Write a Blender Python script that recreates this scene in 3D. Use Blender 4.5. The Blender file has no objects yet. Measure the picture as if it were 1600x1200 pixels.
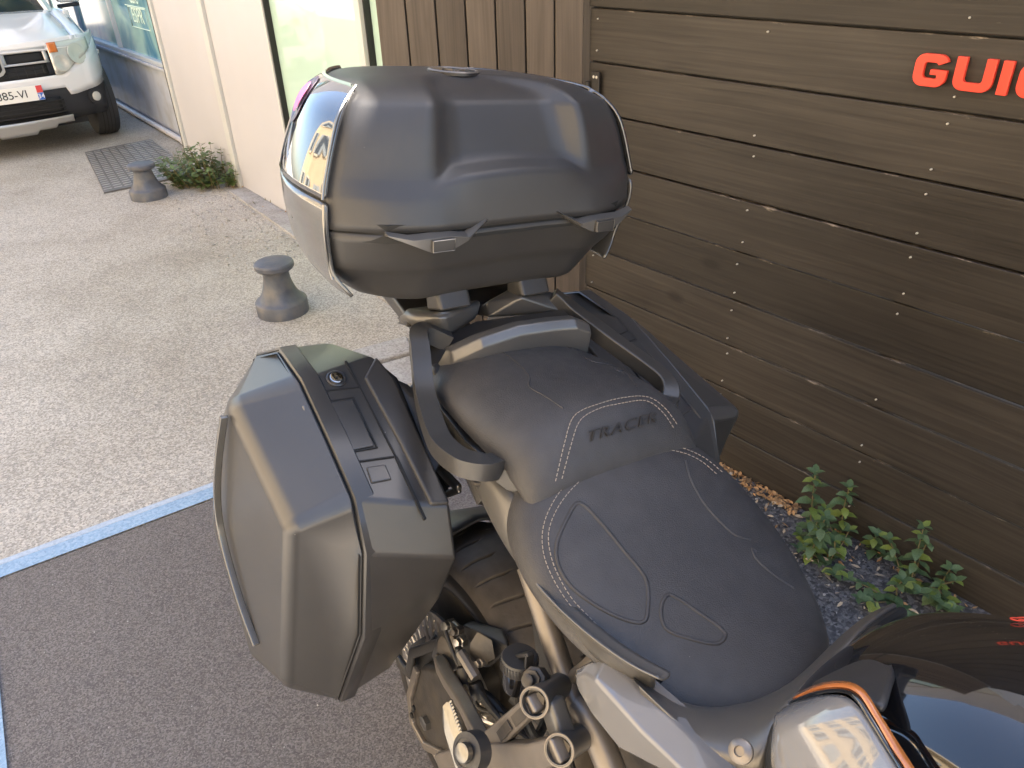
import bpy, bmesh, math, random
from mathutils import Vector, Matrix, noise
from mathutils.bvhtree import BVHTree
random.seed(7)
S = bpy.context.scene
COL = S.collection
R_ = math.radians
# ---------------------------------------------------------------- camera
cam = bpy.data.cameras.new('camera'); co = bpy.data.objects.new('camera', cam); COL.objects.link(co)
PITCH, ROLL, CAM_H = 31.246, 2.133, 1.55
cp, sp, cr, sr = math.cos(R_(PITCH)), math.sin(R_(PITCH)), math.cos(R_(ROLL)), math.sin(R_(ROLL))
Fv = Vector((0, cp, -sp)); U0 = Vector((0, sp, cp)); R0 = Vector((1, 0, 0))
Rv = R0*cr - U0*sr; Uv = R0*sr + U0*cr
co.matrix_world = Matrix(((Rv.x, Uv.x, -Fv.x, 0), (Rv.y, Uv.y, -Fv.y, 0), (Rv.z, Uv.z, -Fv.z, CAM_H), (0, 0, 0, 1)))
cam.sensor_fit = 'HORIZONTAL'; cam.sensor_width = 36; cam.lens = 36*1190/1600
cam.clip_start = 0.05; cam.clip_end = 400
S.camera = co
# ---------------------------------------------------------------- sky, sun, exposure
SUN_EL, SUN_AZ = R_(50), R_(51)          # azimuth clockwise from +Y, behind the fence
w = bpy.data.worlds.new('World'); S.world = w; w.use_nodes = True
nt = w.node_tree; bg = nt.nodes['Background']; sky = nt.nodes.new('ShaderNodeTexSky')
sky.sky_type = 'NISHITA'; sky.sun_disc = False; sky.sun_elevation = SUN_EL; sky.sun_rotation = SUN_AZ
sky.air_density = 1.0; sky.dust_density = 1.5; sky.ozone_density = 1.0
nt.links.new(sky.outputs[0], bg.inputs[0]); bg.inputs[1].default_value = 0.105
sl = bpy.data.lights.new('sun', 'SUN'); so = bpy.data.objects.new('sun', sl); COL.objects.link(so)
sl.energy = 5.0; sl.angle = R_(0.5); sl.color = (1.0, 0.91, 0.80)
sd = Vector((math.sin(SUN_AZ)*math.cos(SUN_EL), math.cos(SUN_AZ)*math.cos(SUN_EL), math.sin(SUN_EL)))
so.rotation_euler = sd.to_track_quat('Z', 'Y').to_euler()
S.view_settings.view_transform = 'Standard'; S.view_settings.look = 'None'
S.view_settings.exposure = 2.68; S.view_settings.gamma = 1.0
S.view_settings.use_curve_mapping = False
S.cycles.use_denoising = True
S.cycles.max_bounces = 8; S.cycles.diffuse_bounces = 4
# ---------------------------------------------------------------- materials
def mat(name, col, rough=.5, metal=0, spec=.5, coat=0, var=0, vscale=8, bump=0, bscale=60, rvar=0, tint=None, tscale=3, tw=.5, dust=0):
    m = bpy.data.materials.new(name); m.use_nodes = True
    N = m.node_tree.nodes; Lk = m.node_tree.links; b = N['Principled BSDF']
    b.inputs['Base Color'].default_value = (*col, 1); b.inputs['Roughness'].default_value = rough
    b.inputs['Metallic'].default_value = metal; b.inputs['Specular IOR Level'].default_value = spec
    b.inputs['Coat Weight'].default_value = coat; b.inputs['Coat Roughness'].default_value = .03
    tc = N.new('ShaderNodeTexCoord')
    def nz(sc, det=4):
        n = N.new('ShaderNodeTexNoise'); n.inputs['Scale'].default_value = sc; n.inputs['Detail'].default_value = det
        Lk.new(tc.outputs['Object'], n.inputs['Vector']); return n
    if var:
        n = nz(vscale); mr = N.new('ShaderNodeMapRange'); mr.inputs[1].default_value = .3; mr.inputs[2].default_value = .7
        mr.inputs[3].default_value = 1-var; mr.inputs[4].default_value = 1+var; Lk.new(n.outputs[0], mr.inputs[0])
        mx = N.new('ShaderNodeVectorMath'); mx.operation = 'SCALE'; mx.inputs[0].default_value = col
        Lk.new(mr.outputs[0], mx.inputs['Scale']); last = mx.outputs[0]
        if tint:
            n2 = nz(tscale, 6); r2 = N.new('ShaderNodeMapRange'); r2.inputs[1].default_value = .45; r2.inputs[2].default_value = .7
            r2.inputs[4].default_value = tw; Lk.new(n2.outputs[0], r2.inputs[0])
            mm = N.new('ShaderNodeMix'); mm.data_type = 'RGBA'; Lk.new(r2.outputs[0], mm.inputs[0]); Lk.new(last, mm.inputs[6])
            mm.inputs[7].default_value = (*tint, 1); last = mm.outputs[2]
        Lk.new(last, b.inputs['Base Color'])
    if dust:
        if not var: rg = N.new('ShaderNodeRGB'); rg.outputs[0].default_value = (*col, 1); last = rg.outputs[0]
        v = N.new('ShaderNodeTexVoronoi'); v.inputs['Scale'].default_value = 42; Lk.new(tc.outputs['Object'], v.inputs['Vector'])
        sp = N.new('ShaderNodeSeparateColor'); Lk.new(v.outputs['Color'], sp.inputs[0])
        sz = N.new('ShaderNodeMapRange'); sz.inputs[1].default_value = 1-dust; sz.inputs[2].default_value = 1; sz.inputs[3].default_value = 0; sz.inputs[4].default_value = .05; Lk.new(sp.outputs[0], sz.inputs[0])
        lt = N.new('ShaderNodeMath'); lt.operation = 'LESS_THAN'; Lk.new(v.outputs['Distance'], lt.inputs[0]); Lk.new(sz.outputs[0], lt.inputs[1])
        film = nz(5, 3); fr = N.new('ShaderNodeMapRange'); fr.inputs[1].default_value = .3; fr.inputs[2].default_value = .8; fr.inputs[4].default_value = .07; Lk.new(film.outputs[0], fr.inputs[0])
        mxx = N.new('ShaderNodeMath'); mxx.operation = 'MAXIMUM'; hf = N.new('ShaderNodeMath'); hf.operation = 'MULTIPLY'; hf.inputs[1].default_value = .8; Lk.new(lt.outputs[0], hf.inputs[0]); Lk.new(hf.outputs[0], mxx.inputs[0]); Lk.new(fr.outputs[0], mxx.inputs[1])
        md = N.new('ShaderNodeMix'); md.data_type = 'RGBA'; Lk.new(mxx.outputs[0], md.inputs[0]); Lk.new(last, md.inputs[6]); md.inputs[7].default_value = (.30, .28, .25, 1); last = md.outputs[2]; Lk.new(last, b.inputs['Base Color'])
    if rvar:
        n = nz(vscale*1.7, 3); mr = N.new('ShaderNodeMapRange'); mr.inputs[1].default_value = .3; mr.inputs[2].default_value = .7
        mr.inputs[3].default_value = max(.02, rough-rvar); mr.inputs[4].default_value = rough+rvar
        Lk.new(n.outputs[0], mr.inputs[0]); Lk.new(mr.outputs[0], b.inputs['Roughness'])
    if bump:
        n = nz(bscale, 3); bp = N.new('ShaderNodeBump'); bp.inputs['Strength'].default_value = bump; bp.inputs['Distance'].default_value = .002
        Lk.new(n.outputs[0], bp.inputs['Height']); Lk.new(bp.outputs[0], b.inputs['Normal'])
    return m
def wood(name, dark, light, axis=0, wear_glint=0.0, top=.143):
    m = bpy.data.materials.new(name); m.use_nodes = True
    N = m.node_tree.nodes; Lk = m.node_tree.links; b = N['Principled BSDF']
    tc = N.new('ShaderNodeTexCoord'); oi = N.new('ShaderNodeObjectInfo')
    off = N.new('ShaderNodeVectorMath'); off.operation = 'SCALE'; off.inputs[0].default_value = (37, 11, 53); Lk.new(oi.outputs['Random'], off.inputs['Scale'])
    ad = N.new('ShaderNodeVectorMath'); Lk.new(tc.outputs['Object'], ad.inputs[0]); Lk.new(off.outputs[0], ad.inputs[1])
    def mapped(sc):
        mp = N.new('ShaderNodeMapping'); mp.inputs['Scale'].default_value = sc; Lk.new(ad.outputs[0], mp.inputs[0]); return mp
    def perm(a, c): return (a, c, c) if axis == 0 else (c, c, a)
    # grain: bands across the board, bent by a slow noise
    warp = N.new('ShaderNodeTexNoise'); warp.inputs['Scale'].default_value = 1; warp.inputs['Detail'].default_value = 2; Lk.new(mapped(perm(1.3, 7)).outputs[0], warp.inputs[0])
    mad = N.new('ShaderNodeVectorMath'); mad.operation = 'MULTIPLY_ADD'; mad.inputs[1].default_value = (0, .035, .035) if axis == 0 else (.035, .035, 0)
    Lk.new(warp.outputs['Color'], mad.inputs[0]); Lk.new(ad.outputs[0], mad.inputs[2])
    mp2 = N.new('ShaderNodeMapping'); mp2.inputs['Scale'].default_value = perm(2.2, 130); Lk.new(mad.outputs[0], mp2.inputs[0])
    gr = N.new('ShaderNodeTexNoise'); gr.inputs['Scale'].default_value = 1; gr.inputs['Detail'].default_value = 4; Lk.new(mp2.outputs[0], gr.inputs[0])
    big = N.new('ShaderNodeTexNoise'); big.inputs['Scale'].default_value = 1; big.inputs['Detail'].default_value = 4; Lk.new(mapped(perm(2.5, 9)).outputs[0], big.inputs[0])
    mixv = N.new('ShaderNodeMath'); mixv.operation = 'MULTIPLY_ADD'; mixv.inputs[1].default_value = .55; Lk.new(gr.outputs[0], mixv.inputs[0])
    hb = N.new('ShaderNodeMath'); hb.operation = 'MULTIPLY'; hb.inputs[1].default_value = .45; Lk.new(big.outputs[0], hb.inputs[0]); Lk.new(hb.outputs[0], mixv.inputs[2])
    rp = N.new('ShaderNodeValToRGB'); rp.color_ramp.elements[0].position = .34; rp.color_ramp.elements[0].color = (*dark, 1)
    rp.color_ramp.elements[1].position = .66; rp.color_ramp.elements[1].color = (*light, 1); Lk.new(mixv.outputs[0], rp.inputs[0])
    # per-board tone
    tone = N.new('ShaderNodeMapRange'); tone.inputs[3].default_value = .72; tone.inputs[4].default_value = 1.22; Lk.new(oi.outputs['Random'], tone.inputs[0])
    sc = N.new('ShaderNodeVectorMath'); sc.operation = 'SCALE'; Lk.new(rp.outputs[0], sc.inputs[0]); Lk.new(tone.outputs[0], sc.inputs['Scale']); last = sc.outputs[0]
    # knots
    vo = N.new('ShaderNodeTexVoronoi'); vo.inputs['Scale'].default_value = 1; Lk.new(mapped(perm(2.6, 5.5)).outputs[0], vo.inputs['Vector'])
    kn = N.new('ShaderNodeMapRange'); kn.inputs[1].default_value = .05; kn.inputs[2].default_value = .12; kn.inputs[3].default_value = .7; kn.inputs[4].default_value = 0; Lk.new(vo.outputs['Distance'], kn.inputs[0])
    mk = N.new('ShaderNodeMix'); mk.data_type = 'RGBA'; Lk.new(kn.outputs[0], mk.inputs[0]); Lk.new(last, mk.inputs[6]); mk.inputs[7].default_value = (dark[0]*.35, dark[1]*.33, dark[2]*.33, 1); last = mk.outputs[2]
    # pale scuffs and chips; upper edge also paints light caught on the bevel
    chip = N.new('ShaderNodeTexNoise'); chip.inputs['Scale'].default_value = 1; chip.inputs['Detail'].default_value = 6; chip.inputs['Roughness'].default_value = .7; Lk.new(mapped(perm(11, 60)).outputs[0], chip.inputs[0])
    sx = N.new('ShaderNodeSeparateXYZ'); Lk.new(tc.outputs['Object'], sx.inputs[0])
    ed = N.new('ShaderNodeMapRange'); ed.inputs[1].default_value = top-.008; ed.inputs[2].default_value = top; ed.inputs[3].default_value = .0; ed.inputs[4].default_value = .14 if wear_glint else 0; Lk.new(sx.outputs['Z'], ed.inputs[0])
    sm = N.new('ShaderNodeMath'); Lk.new(chip.outputs[0], sm.inputs[0]); Lk.new(ed.outputs[0], sm.inputs[1])
    ch = N.new('ShaderNodeMapRange'); ch.inputs[1].default_value = .70; ch.inputs[2].default_value = .80; ch.inputs[4].default_value = .75; Lk.new(sm.outputs[0], ch.inputs[0])
    mc = N.new('ShaderNodeMix'); mc.data_type = 'RGBA'; Lk.new(ch.outputs[0], mc.inputs[0]); Lk.new(last, mc.inputs[6]); mc.inputs[7].default_value = (.28, .235, .19, 1); last = mc.outputs[2]
    Lk.new(last, b.inputs['Base Color']); b.inputs['Roughness'].default_value = .5; b.inputs['Specular IOR Level'].default_value = .35
    bp = N.new('ShaderNodeBump'); bp.inputs['Strength'].default_value = .35; bp.inputs['Distance'].default_value = .0015; Lk.new(gr.outputs[0], bp.inputs['Height']); Lk.new(bp.outputs[0], b.inputs['Normal'])
    return m
def ground_mat(name, base, light, dark, cell, stain, bump=.6, stain_col=None, line=0):
    m = bpy.data.materials.new(name); m.use_nodes = True
    N = m.node_tree.nodes; Lk = m.node_tree.links; b = N['Principled BSDF']; tc = N.new('ShaderNodeTexCoord')
    def nz(sc, det=5, ro=.6):
        n = N.new('ShaderNodeTexNoise'); n.inputs['Scale'].default_value = sc; n.inputs['Detail'].default_value = det; n.inputs['Roughness'].default_value = ro
        Lk.new(tc.outputs['Object'], n.inputs['Vector']); return n
    v = N.new('ShaderNodeTexVoronoi'); v.inputs['Scale'].default_value = cell; Lk.new(tc.outputs['Object'], v.inputs['Vector'])
    n1 = nz(cell*1.3, 3); n2 = nz(stain, 6)
    h = N.new('ShaderNodeSeparateColor'); Lk.new(v.outputs['Color'], h.inputs[0])
    a = N.new('ShaderNodeMath'); a.operation = 'MULTIPLY_ADD'; a.inputs[1].default_value = .5; Lk.new(h.outputs[0], a.inputs[0])
    a2 = N.new('ShaderNodeMath'); a2.operation = 'MULTIPLY'; a2.inputs[1].default_value = .55; Lk.new(n1.outputs[0], a2.inputs[0]); Lk.new(a2.outputs[0], a.inputs[2])
    rp = N.new('ShaderNodeValToRGB'); e = rp.color_ramp.elements; e[0].position = .15; e[0].color = (*dark, 1); e[1].position = .85; e[1].color = (*light, 1)
    x = e.new(.5); x.color = (*base, 1); Lk.new(a.outputs[0], rp.inputs[0]); last = rp.outputs[0]
    st = N.new('ShaderNodeMapRange'); st.inputs[1].default_value = .42; st.inputs[2].default_value = .68; st.inputs[4].default_value = .7; Lk.new(n2.outputs[0], st.inputs[0])
    mm = N.new('ShaderNodeMix'); mm.data_type = 'RGBA'; mm.blend_type = 'MULTIPLY'; Lk.new(st.outputs[0], mm.inputs[0]); Lk.new(last, mm.inputs[6]); mm.inputs[7].default_value = (*(stain_col or (.6, .58, .54)), 1)
    Lk.new(mm.outputs[2], b.inputs['Base Color']); b.inputs['Roughness'].default_value = .85; b.inputs['Specular IOR Level'].default_value = .3
    bp = N.new('ShaderNodeBump'); bp.inputs['Strength'].default_value = bump; bp.inputs['Distance'].default_value = .004
    Lk.new(a.outputs[0], bp.inputs['Height']); Lk.new(bp.outputs[0], b.inputs['Normal'])
    return m
MT = {
 'plastic': mat('matte_black_plastic', (0.02592, 0.02527, 0.02592), .42, spec=.5, bump=.10, bscale=900, vscale=9, dust=.18),
 'plastic_sat': mat('satin_black_plastic', (0.02016, 0.01944, 0.02016), .33, spec=.5, bump=.05, bscale=700, vscale=7, dust=.18),
 'case': mat('side_case_plastic', (0.02981, 0.02916, 0.02981), .29, spec=.5, bump=.06, bscale=800, vscale=3, dust=.18),
 'rubber': mat('tyre_rubber', (0.09496, 0.08168, 0.0703), .62, spec=.4, var=.25, vscale=30, bump=.2, bscale=200, tint=(.075, .06, .045), tscale=14, tw=.5),
 'vinyl': mat('seat_vinyl', (0.03254, 0.03142, 0.03254), .52, spec=.45, bump=.35, bscale=650, var=.12, vscale=40, rvar=.05, dust=.18),
 'vinyl_grip': mat('seat_grip_vinyl', (0.02112, 0.02046, 0.02112), .6, spec=.4, bump=.7, bscale=900, var=.15, vscale=70),
 'thread': mat('seat_thread', (0.27, 0.2325, 0.1875), .7),
 'gloss_black': mat('gloss_black_paint', (.006, .006, .007), .06, spec=.5, coat=1),
 'gloss_grey': mat('pale_grey_paint', (0.1607, 0.1607, 0.1651), .10, spec=.5, coat=1),
 'panel_dark': mat('mirror_dark_panel', (.03, .031, .034), .05, spec=.8, coat=1),
 'panel_silver': mat('satin_silver_panel', (.105, .104, .10), .2, metal=.3, coat=.8),
 'orange': mat('copper_orange_stripe', (0.336, 0.112, 0.028), .2, coat=1),
 'satin': mat('satin_grey_metallic', (.125, .121, .116), .36, metal=.55, spec=.5, bump=.03, bscale=700, dust=.15),
 'rail': mat('dark_rail_metal', (.062, .060, .058), .36, metal=.45, bump=.03, bscale=700),
 'lid_paint': mat('case_lid_paint', (0.0777, 0.07548, 0.074), .35, metal=.5, spec=.5, bump=.04, bscale=800, dust=.25),
 'frame': mat('bronze_grey_frame_metal', (.19, .17, .15), .38, metal=.55, bump=.06, bscale=300, var=.12, vscale=25),
 'dark_metal': mat('dark_engine_metal', (.055, .05, .046), .45, metal=.4, bump=.15, bscale=160, var=.3, vscale=40, tint=(.09, .075, .055), tscale=18, tw=.6),
 'alu': mat('worn_aluminium', (0.2306, 0.2232, 0.2083), .28, metal=.9, bump=.06, bscale=200, var=.08, vscale=40),
 'steel': mat('drilled_steel', (.42, .39, .36), .3, metal=.9, var=.1, vscale=40),
 'chrome': mat('chrome', (0.45, 0.444, 0.432), .08, metal=1),
 'black': mat('deep_black', (.006, .006, .006), .7),
 'hose': mat('rubber_hose', (.02, .019, .018), .5),
 'sticker_dark': mat('sticker_dark', (.05, .03, .06), .3), 'sticker_pink': mat('sticker_pink', (.65, .12, .34), .35),
 'fence': wood('dark_stained_boards', (0.01938, 0.01621, 0.01344), (0.04689, 0.04021, 0.03293), 0, wear_glint=1),
 'gate': wood('brown_gate_boards', (0.06409, 0.04977, 0.03784), (0.1153, 0.09099, 0.07027), 2),
 'iron': mat('painted_iron', (.022, .020, .019), .45, metal=.3, bump=.2, bscale=120, var=.2),
 'screw': mat('zinc_screw', (0.48, 0.456, 0.408), .35, metal=.3),
 'sign_red': mat('red_sign_plastic', (.72, .060, .032), .38, spec=.5),
 'wallwhite': mat('cream_wall_panel', (0.4719, 0.4706, 0.4973), .45, var=.03, vscale=2.2, tint=(.52, .49, .47), tscale=1.5, tw=.25),
 'alframe': mat('grey_window_frame', (0.385, 0.392, 0.399), .35, metal=.3, var=.05),
 'bluewhite': mat('blue_white_frame', (0.465, 0.51, 0.555), .4, var=.06, vscale=6),
 'creamframe': mat('cream_window_post', (0.493, 0.506, 0.494), .4, var=.03),
 'gasket': mat('black_gasket', (.012, .012, .013), .5),
 'lowwall': mat('stained_render', (.46, .49, .55), .85, var=.1, vscale=5, bump=.3, bscale=40, tint=(.27, .26, .24), tscale=5, tw=.6),
 'kerb': ground_mat('granite_kerb', (0.357, 0.3485, 0.34), (0.442, 0.4335, 0.425), (0.238, 0.2295, 0.221), 140, 5, .25),
 'boll': mat('painted_cast_iron', (0.07268, 0.08245, 0.1053), .46, metal=.1, bump=.35, bscale=70, var=.25, vscale=12, tint=(.17, .155, .135), tscale=16, tw=.5),
 'grate_rib': mat('worn_plate_ribs', (.50, .49, .47), .4, metal=.4, var=.15, vscale=20),
 'grate': mat('galvanised_plate', (.20, .195, .19), .42, metal=.5, var=.15, vscale=9, tint=(.16, .13, .10), tscale=7, tw=.5),
 'pipe': mat('grey_pvc_pipe', (.48, .48, .50), .4, var=.12, vscale=7),
 'leaf': mat('nettle_leaf', (0.08438, 0.1336, 0.054), .5, var=.3, vscale=14), 'leaf_y': mat('yellow_green_leaf', (.16, .21, .04), .5, var=.25, vscale=14),
 'leaf_g': mat('wall_weed_leaf', (.085, .13, .035), .55, var=.35, vscale=9), 'stem': mat('weed_stem', (.16, .13, .06), .7),
 'dry': mat('dry_leaf_litter', (.40, .235, .105), .75, var=.4, vscale=30),
 'straw': mat('pale_straw', (.45, .36, .25), .8, var=.3, vscale=30),
 'stone': mat('grey_gravel', (.11, .11, .118), .8, var=.5, vscale=9, bump=.3), 'stone_l': mat('pale_gravel', (.36, .35, .33), .8, var=.3, vscale=20),
 'white': mat('white_car_paint', (0.7563, 0.7572, 0.7572), .2, coat=1), 'car_black': mat('car_black_plastic', (.022, .023, .027), .5, bump=.2, bscale=300),
 'car_silver': mat('car_silver', (.48, .47, .45), .35, metal=.6), 'lamp': mat('lamp_reflector', (.62, .62, .57), .22, metal=.35, coat=.6, bump=.5, bscale=60),
 'tyre_dark': mat('car_tyre', (.028, .028, .03), .65, bump=.2, bscale=120),
 'amber': mat('amber_lens', (.62, .17, .03), .2, coat=1), 'plate': mat('number_plate_white', (.78, .77, .72), .4),
 'p_red': mat('plate_red', (.62, .06, .06), .4), 'p_blue': mat('plate_blue', (.03, .13, .50), .4), 'p_white': mat('plate_letters', (.85, .85, .85), .4),
 'ink': mat('plate_ink', (.02, .02, .02), .5),
 'sand': mat('sandstone_facade', (.58, .44, .26), .9, var=.12, vscale=.7, bump=.2, bscale=12, tint=(.45, .32, .18), tscale=.5, tw=.5),
 'shutter': mat('blue_grey_shutter', (.30, .33, .33), .6), 'quoin': mat('pale_stone_trim', (.66, .56, .40), .85, var=.08),
 'etch': mat('etched_lettering', (.62, .80, .74), .6),
}
# glass: dark interiors behind a reflecting pane
def glass_mat(name, col, rough, spec, grad=None):
    m = mat(name, col, rough, spec=spec)
    N = m.node_tree.nodes; Lk = m.node_tree.links; b = N['Principled BSDF']
    if grad:
        tc = N.new('ShaderNodeTexCoord'); n = N.new('ShaderNodeTexNoise'); n.inputs['Scale'].default_value = 1.4; n.inputs['Detail'].default_value = 3; n.inputs['Distortion'].default_value = 1.2
        Lk.new(tc.outputs['Object'], n.inputs[0]); rp = N.new('ShaderNodeValToRGB'); e = rp.color_ramp.elements
        e[0].position = .36; e[0].color = (*col, 1); e[1].position = .62; e[1].color = (*grad, 1); Lk.new(n.outputs[0], rp.inputs[0]); Lk.new(rp.outputs[0], b.inputs['Base Color'])
    return m
MT['teal'] = glass_mat('blue_green_filmed_glass', (.05, .19, .33), .1, .6, (.34, .56, .54))
MT['green'] = glass_mat('pale_green_glass', (.47, .64, .56), .03, .75)
MT['carglass'] = glass_mat('car_glass', (.02, .025, .025), .03, .6)
MT['clear'] = mat('lamp_lens', (.9, .9, .88), .03); MT['clear'].node_tree.nodes['Principled BSDF'].inputs['Transmission Weight'].default_value = .9
MT['asphalt'] = ground_mat('dark_bay_asphalt', (0.1493, 0.1353, 0.1291), (0.2524, 0.2337, 0.22), (0.07725, 0.0697, 0.06745), 300, 1.6, .8, (.86, .85, .85))
MT['pave'] = ground_mat('worn_pale_asphalt', (0.416, 0.391, 0.349), (0.646, 0.606, 0.540), (0.217, 0.203, 0.181), 165, .9, .9, (.60, .57, .52))
MT['earth'] = ground_mat('dark_gravel_ground', (.10, .097, .10), (.24, .23, .22), (.04, .038, .038), 110, 5, 1.0)
MT['blue'] = ground_mat('worn_blue_paint', (.27, .40, .55), (.36, .47, .60), (.20, .30, .42), 150, 9, .3, (.85, .86, .88))
MT['blue_pale'] = ground_mat('faded_blue_paint', (.40, .48, .58), (.46, .53, .61), (.33, .39, .47), 150, 9, .3, (.9, .9, .9))
# ---------------------------------------------------------------- geometry helpers
ident = lambda p: p
class G:
    def __init__(s, xf=ident): s.bm = bmesh.new(); s.xf = xf
    def v(s, p): return s.bm.verts.new(s.xf(tuple(p)))
    def poly(s, pts):
        try: return s.bm.faces.new([s.v(p) for p in pts])
        except ValueError: return None
    def faces(s, pts, fs):
        vs = [s.v(p) for p in pts]
        for f in fs: s.bm.faces.new([vs[i] for i in f])
        return s
    def box(s, c, d, ax=((1,0,0),(0,1,0),(0,0,1))):
        c = Vector(c); A = [Vector(a)*h*.5 for a, h in zip(ax, d)]
        P = [c+A[0]*i+A[1]*j+A[2]*k for i in (-1,1) for j in (-1,1) for k in (-1,1)]
        return s.faces(P, [(0,1,3,2),(4,6,7,5),(0,4,5,1),(2,3,7,6),(0,2,6,4),(1,5,7,3)])
    def prism(s, pts, vec):
        vec = Vector(vec); n = len(pts); P = [Vector(p) for p in pts]+[Vector(p)+vec for p in pts]
        return s.faces(P, [tuple(range(n))[::-1], tuple(range(n, 2*n))]+[(i, (i+1)%n, n+(i+1)%n, n+i) for i in range(n)])
    def loft(s, rings, closed=True, cap=(True, True)):
        V = [[s.v(p) for p in r] for r in rings]; n = len(rings[0])
        for a, b in zip(V, V[1:]):
            for i in range(n if closed else n-1):
                j = (i+1) % n; s.bm.faces.new((a[i], a[j], b[j], b[i]))
        if cap[0]: s.bm.faces.new(V[0][::-1])
        if cap[1]: s.bm.faces.new(V[-1])
        return s
    def tube(s, path, r, n=10, closed=False, sq=None, up=(0,0,1)):
        P = [Vector(p) for p in path]; m = len(P); rings = []; nrm = None
        for i, p in enumerate(P):
            if closed: t = P[(i+1) % m]-P[i-1]
            else: t = P[min(i+1, m-1)]-P[max(i-1, 0)]
            t.normalize()
            if nrm is None:
                u = Vector(up); nrm = u-t*u.dot(t)
                if nrm.length < .1: u = Vector((1, 0, 0)); nrm = u-t*u.dot(t)
            else: nrm = nrm-t*nrm.dot(t)
            nrm.normalize(); bi = t.cross(nrm); rr = r[i] if isinstance(r, (list, tuple)) else r
            a, b = sq or (1, 1)
            rings.append([p+nrm*rr*a*math.cos(2*math.pi*k/n)+bi*rr*b*math.sin(2*math.pi*k/n) for k in range(n)])
        if closed: rings.append(rings[0]); return s.loft(rings, True, (False, False)).weld()
        return s.loft(rings)
    def bar(s, path, w, h, up=(0,0,1)):      # rectangular section, w across, h along up
        P = [Vector(p) for p in path]; m = len(P); rings = []
        for i, p in enumerate(P):
            t = (P[min(i+1, m-1)]-P[max(i-1, 0)]).normalized(); u = Vector(up); u = (u-t*u.dot(t)).normalized(); b = t.cross(u)
            ww = w[i] if isinstance(w, (list, tuple)) else w; hh = h[i] if isinstance(h, (list, tuple)) else h
            rings.append([p+b*ww*x/2+u*hh*y/2 for x, y in ((-1,-1),(1,-1),(1,1),(-1,1))])
        return s.loft(rings)
    def lathe(s, c, axis, prof, n=24, cap=(True, True)):
        c = Vector(c); a = Vector(axis).normalized(); u = a.orthogonal().normalized(); b = a.cross(u)
        return s.loft([[c+a*h+(u*math.cos(2*math.pi*k/n)+b*math.sin(2*math.pi*k/n))*r for k in range(n)] for r, h in prof], True, cap)
    def hull(s, pts):
        vs = [s.v(p) for p in pts]; r = bmesh.ops.convex_hull(s.bm, input=vs)
        bmesh.ops.delete(s.bm, geom=[g for g in r['geom_interior'] if isinstance(g, bmesh.types.BMVert)], context='VERTS'); return s
    def weld(s, d=1e-5): bmesh.ops.remove_doubles(s.bm, verts=s.bm.verts[:], dist=d); return s
    def build(s, name, m, parent=None, smooth=35, bevel=0, bseg=2, sub=0, solid=0, kind=None, label=None, recalc=True, off=-1):
        if recalc: bmesh.ops.recalc_face_normals(s.bm, faces=s.bm.faces[:])
        me = bpy.data.meshes.new(name); s.bm.to_mesh(me); s.bm.free(); me.materials.append(MT[m] if isinstance(m, str) else m)
        o = bpy.data.objects.new(name, me); COL.objects.link(o)
        if parent: o.parent = parent
        me.shade_smooth() if smooth else me.shade_flat()
        if smooth and smooth < 180 and not sub and not bevel: me.set_sharp_from_angle(angle=R_(smooth))
        if sub: d = o.modifiers.new('sub', 'SUBSURF'); d.levels = d.render_levels = sub
        if solid: d = o.modifiers.new('solid', 'SOLIDIFY'); d.thickness = solid; d.offset = off
        if bevel:
            d = o.modifiers.new('bevel', 'BEVEL'); d.width = bevel; d.segments = bseg; d.limit_method = 'ANGLE'; d.angle_limit = R_(25)
            d.harden_normals = False; d = o.modifiers.new('wn', 'WEIGHTED_NORMAL'); d.keep_sharp = False
        if kind: o['kind'] = kind
        if label: o['label'] = label
        return o
def tag(o, label, cat, group=None):
    o['label'] = label; o['category'] = cat
    if group: o['group'] = group
    return o
def thing(name, label, cat, loc=(0,0,0), rz=0, group=None):
    o = bpy.data.objects.new(name, None); COL.objects.link(o); o.location = loc; o.rotation_euler = (0, 0, rz); o.empty_display_size = .1
    return tag(o, label, cat, group)
def copy_tree(o, parent=None):
    c = o.copy(); COL.objects.link(c)
    if parent: c.parent = parent
    for ch in list(o.children): copy_tree(ch, c)
    return c
def link_copy(o, parent, loc=None):
    c = o.copy(); COL.objects.link(c); c.parent = parent
    if loc is not None: c.location = loc
    return c
def smooth_path(pts, n=6, closed=False):           # Catmull-Rom
    P = [Vector(p) for p in pts]; out = []; m = len(P)
    for i in range(m if closed else m-1):
        g = (lambda k: P[k % m]) if closed else (lambda k: P[max(0, min(m-1, k))])
        a, b, c, d = g(i-1), g(i), g(i+1), g(i+2)
        for k in range(n):
            t = k/n; out.append(.5*((2*b)+(c-a)*t+(2*a-5*b+4*c-d)*t*t+(3*b-a-3*c+d)*t**3))
    if not closed: out.append(P[-1])
    return out

def text_mesh(name, body, size, m, ext=.0008, shear=0, spacing=1.0, bevel=0, line=1.0):
    c = bpy.data.curves.new(name, 'FONT'); c.body = body; c.size = size; c.extrude = ext; c.align_x = 'CENTER'; c.align_y = 'CENTER'
    c.shear = shear; c.space_character = spacing; c.bevel_depth = bevel; c.space_line = line
    t = bpy.data.objects.new('text', c); COL.objects.link(t); bpy.context.view_layer.update()
    me = bpy.data.meshes.new_from_object(t.evaluated_get(bpy.context.evaluated_depsgraph_get())); bpy.data.objects.remove(t); bpy.data.curves.remove(c)
    me.name = name; me.materials.clear(); me.materials.append(MT[m]); o = bpy.data.objects.new(name, me); COL.objects.link(o); return o
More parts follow.
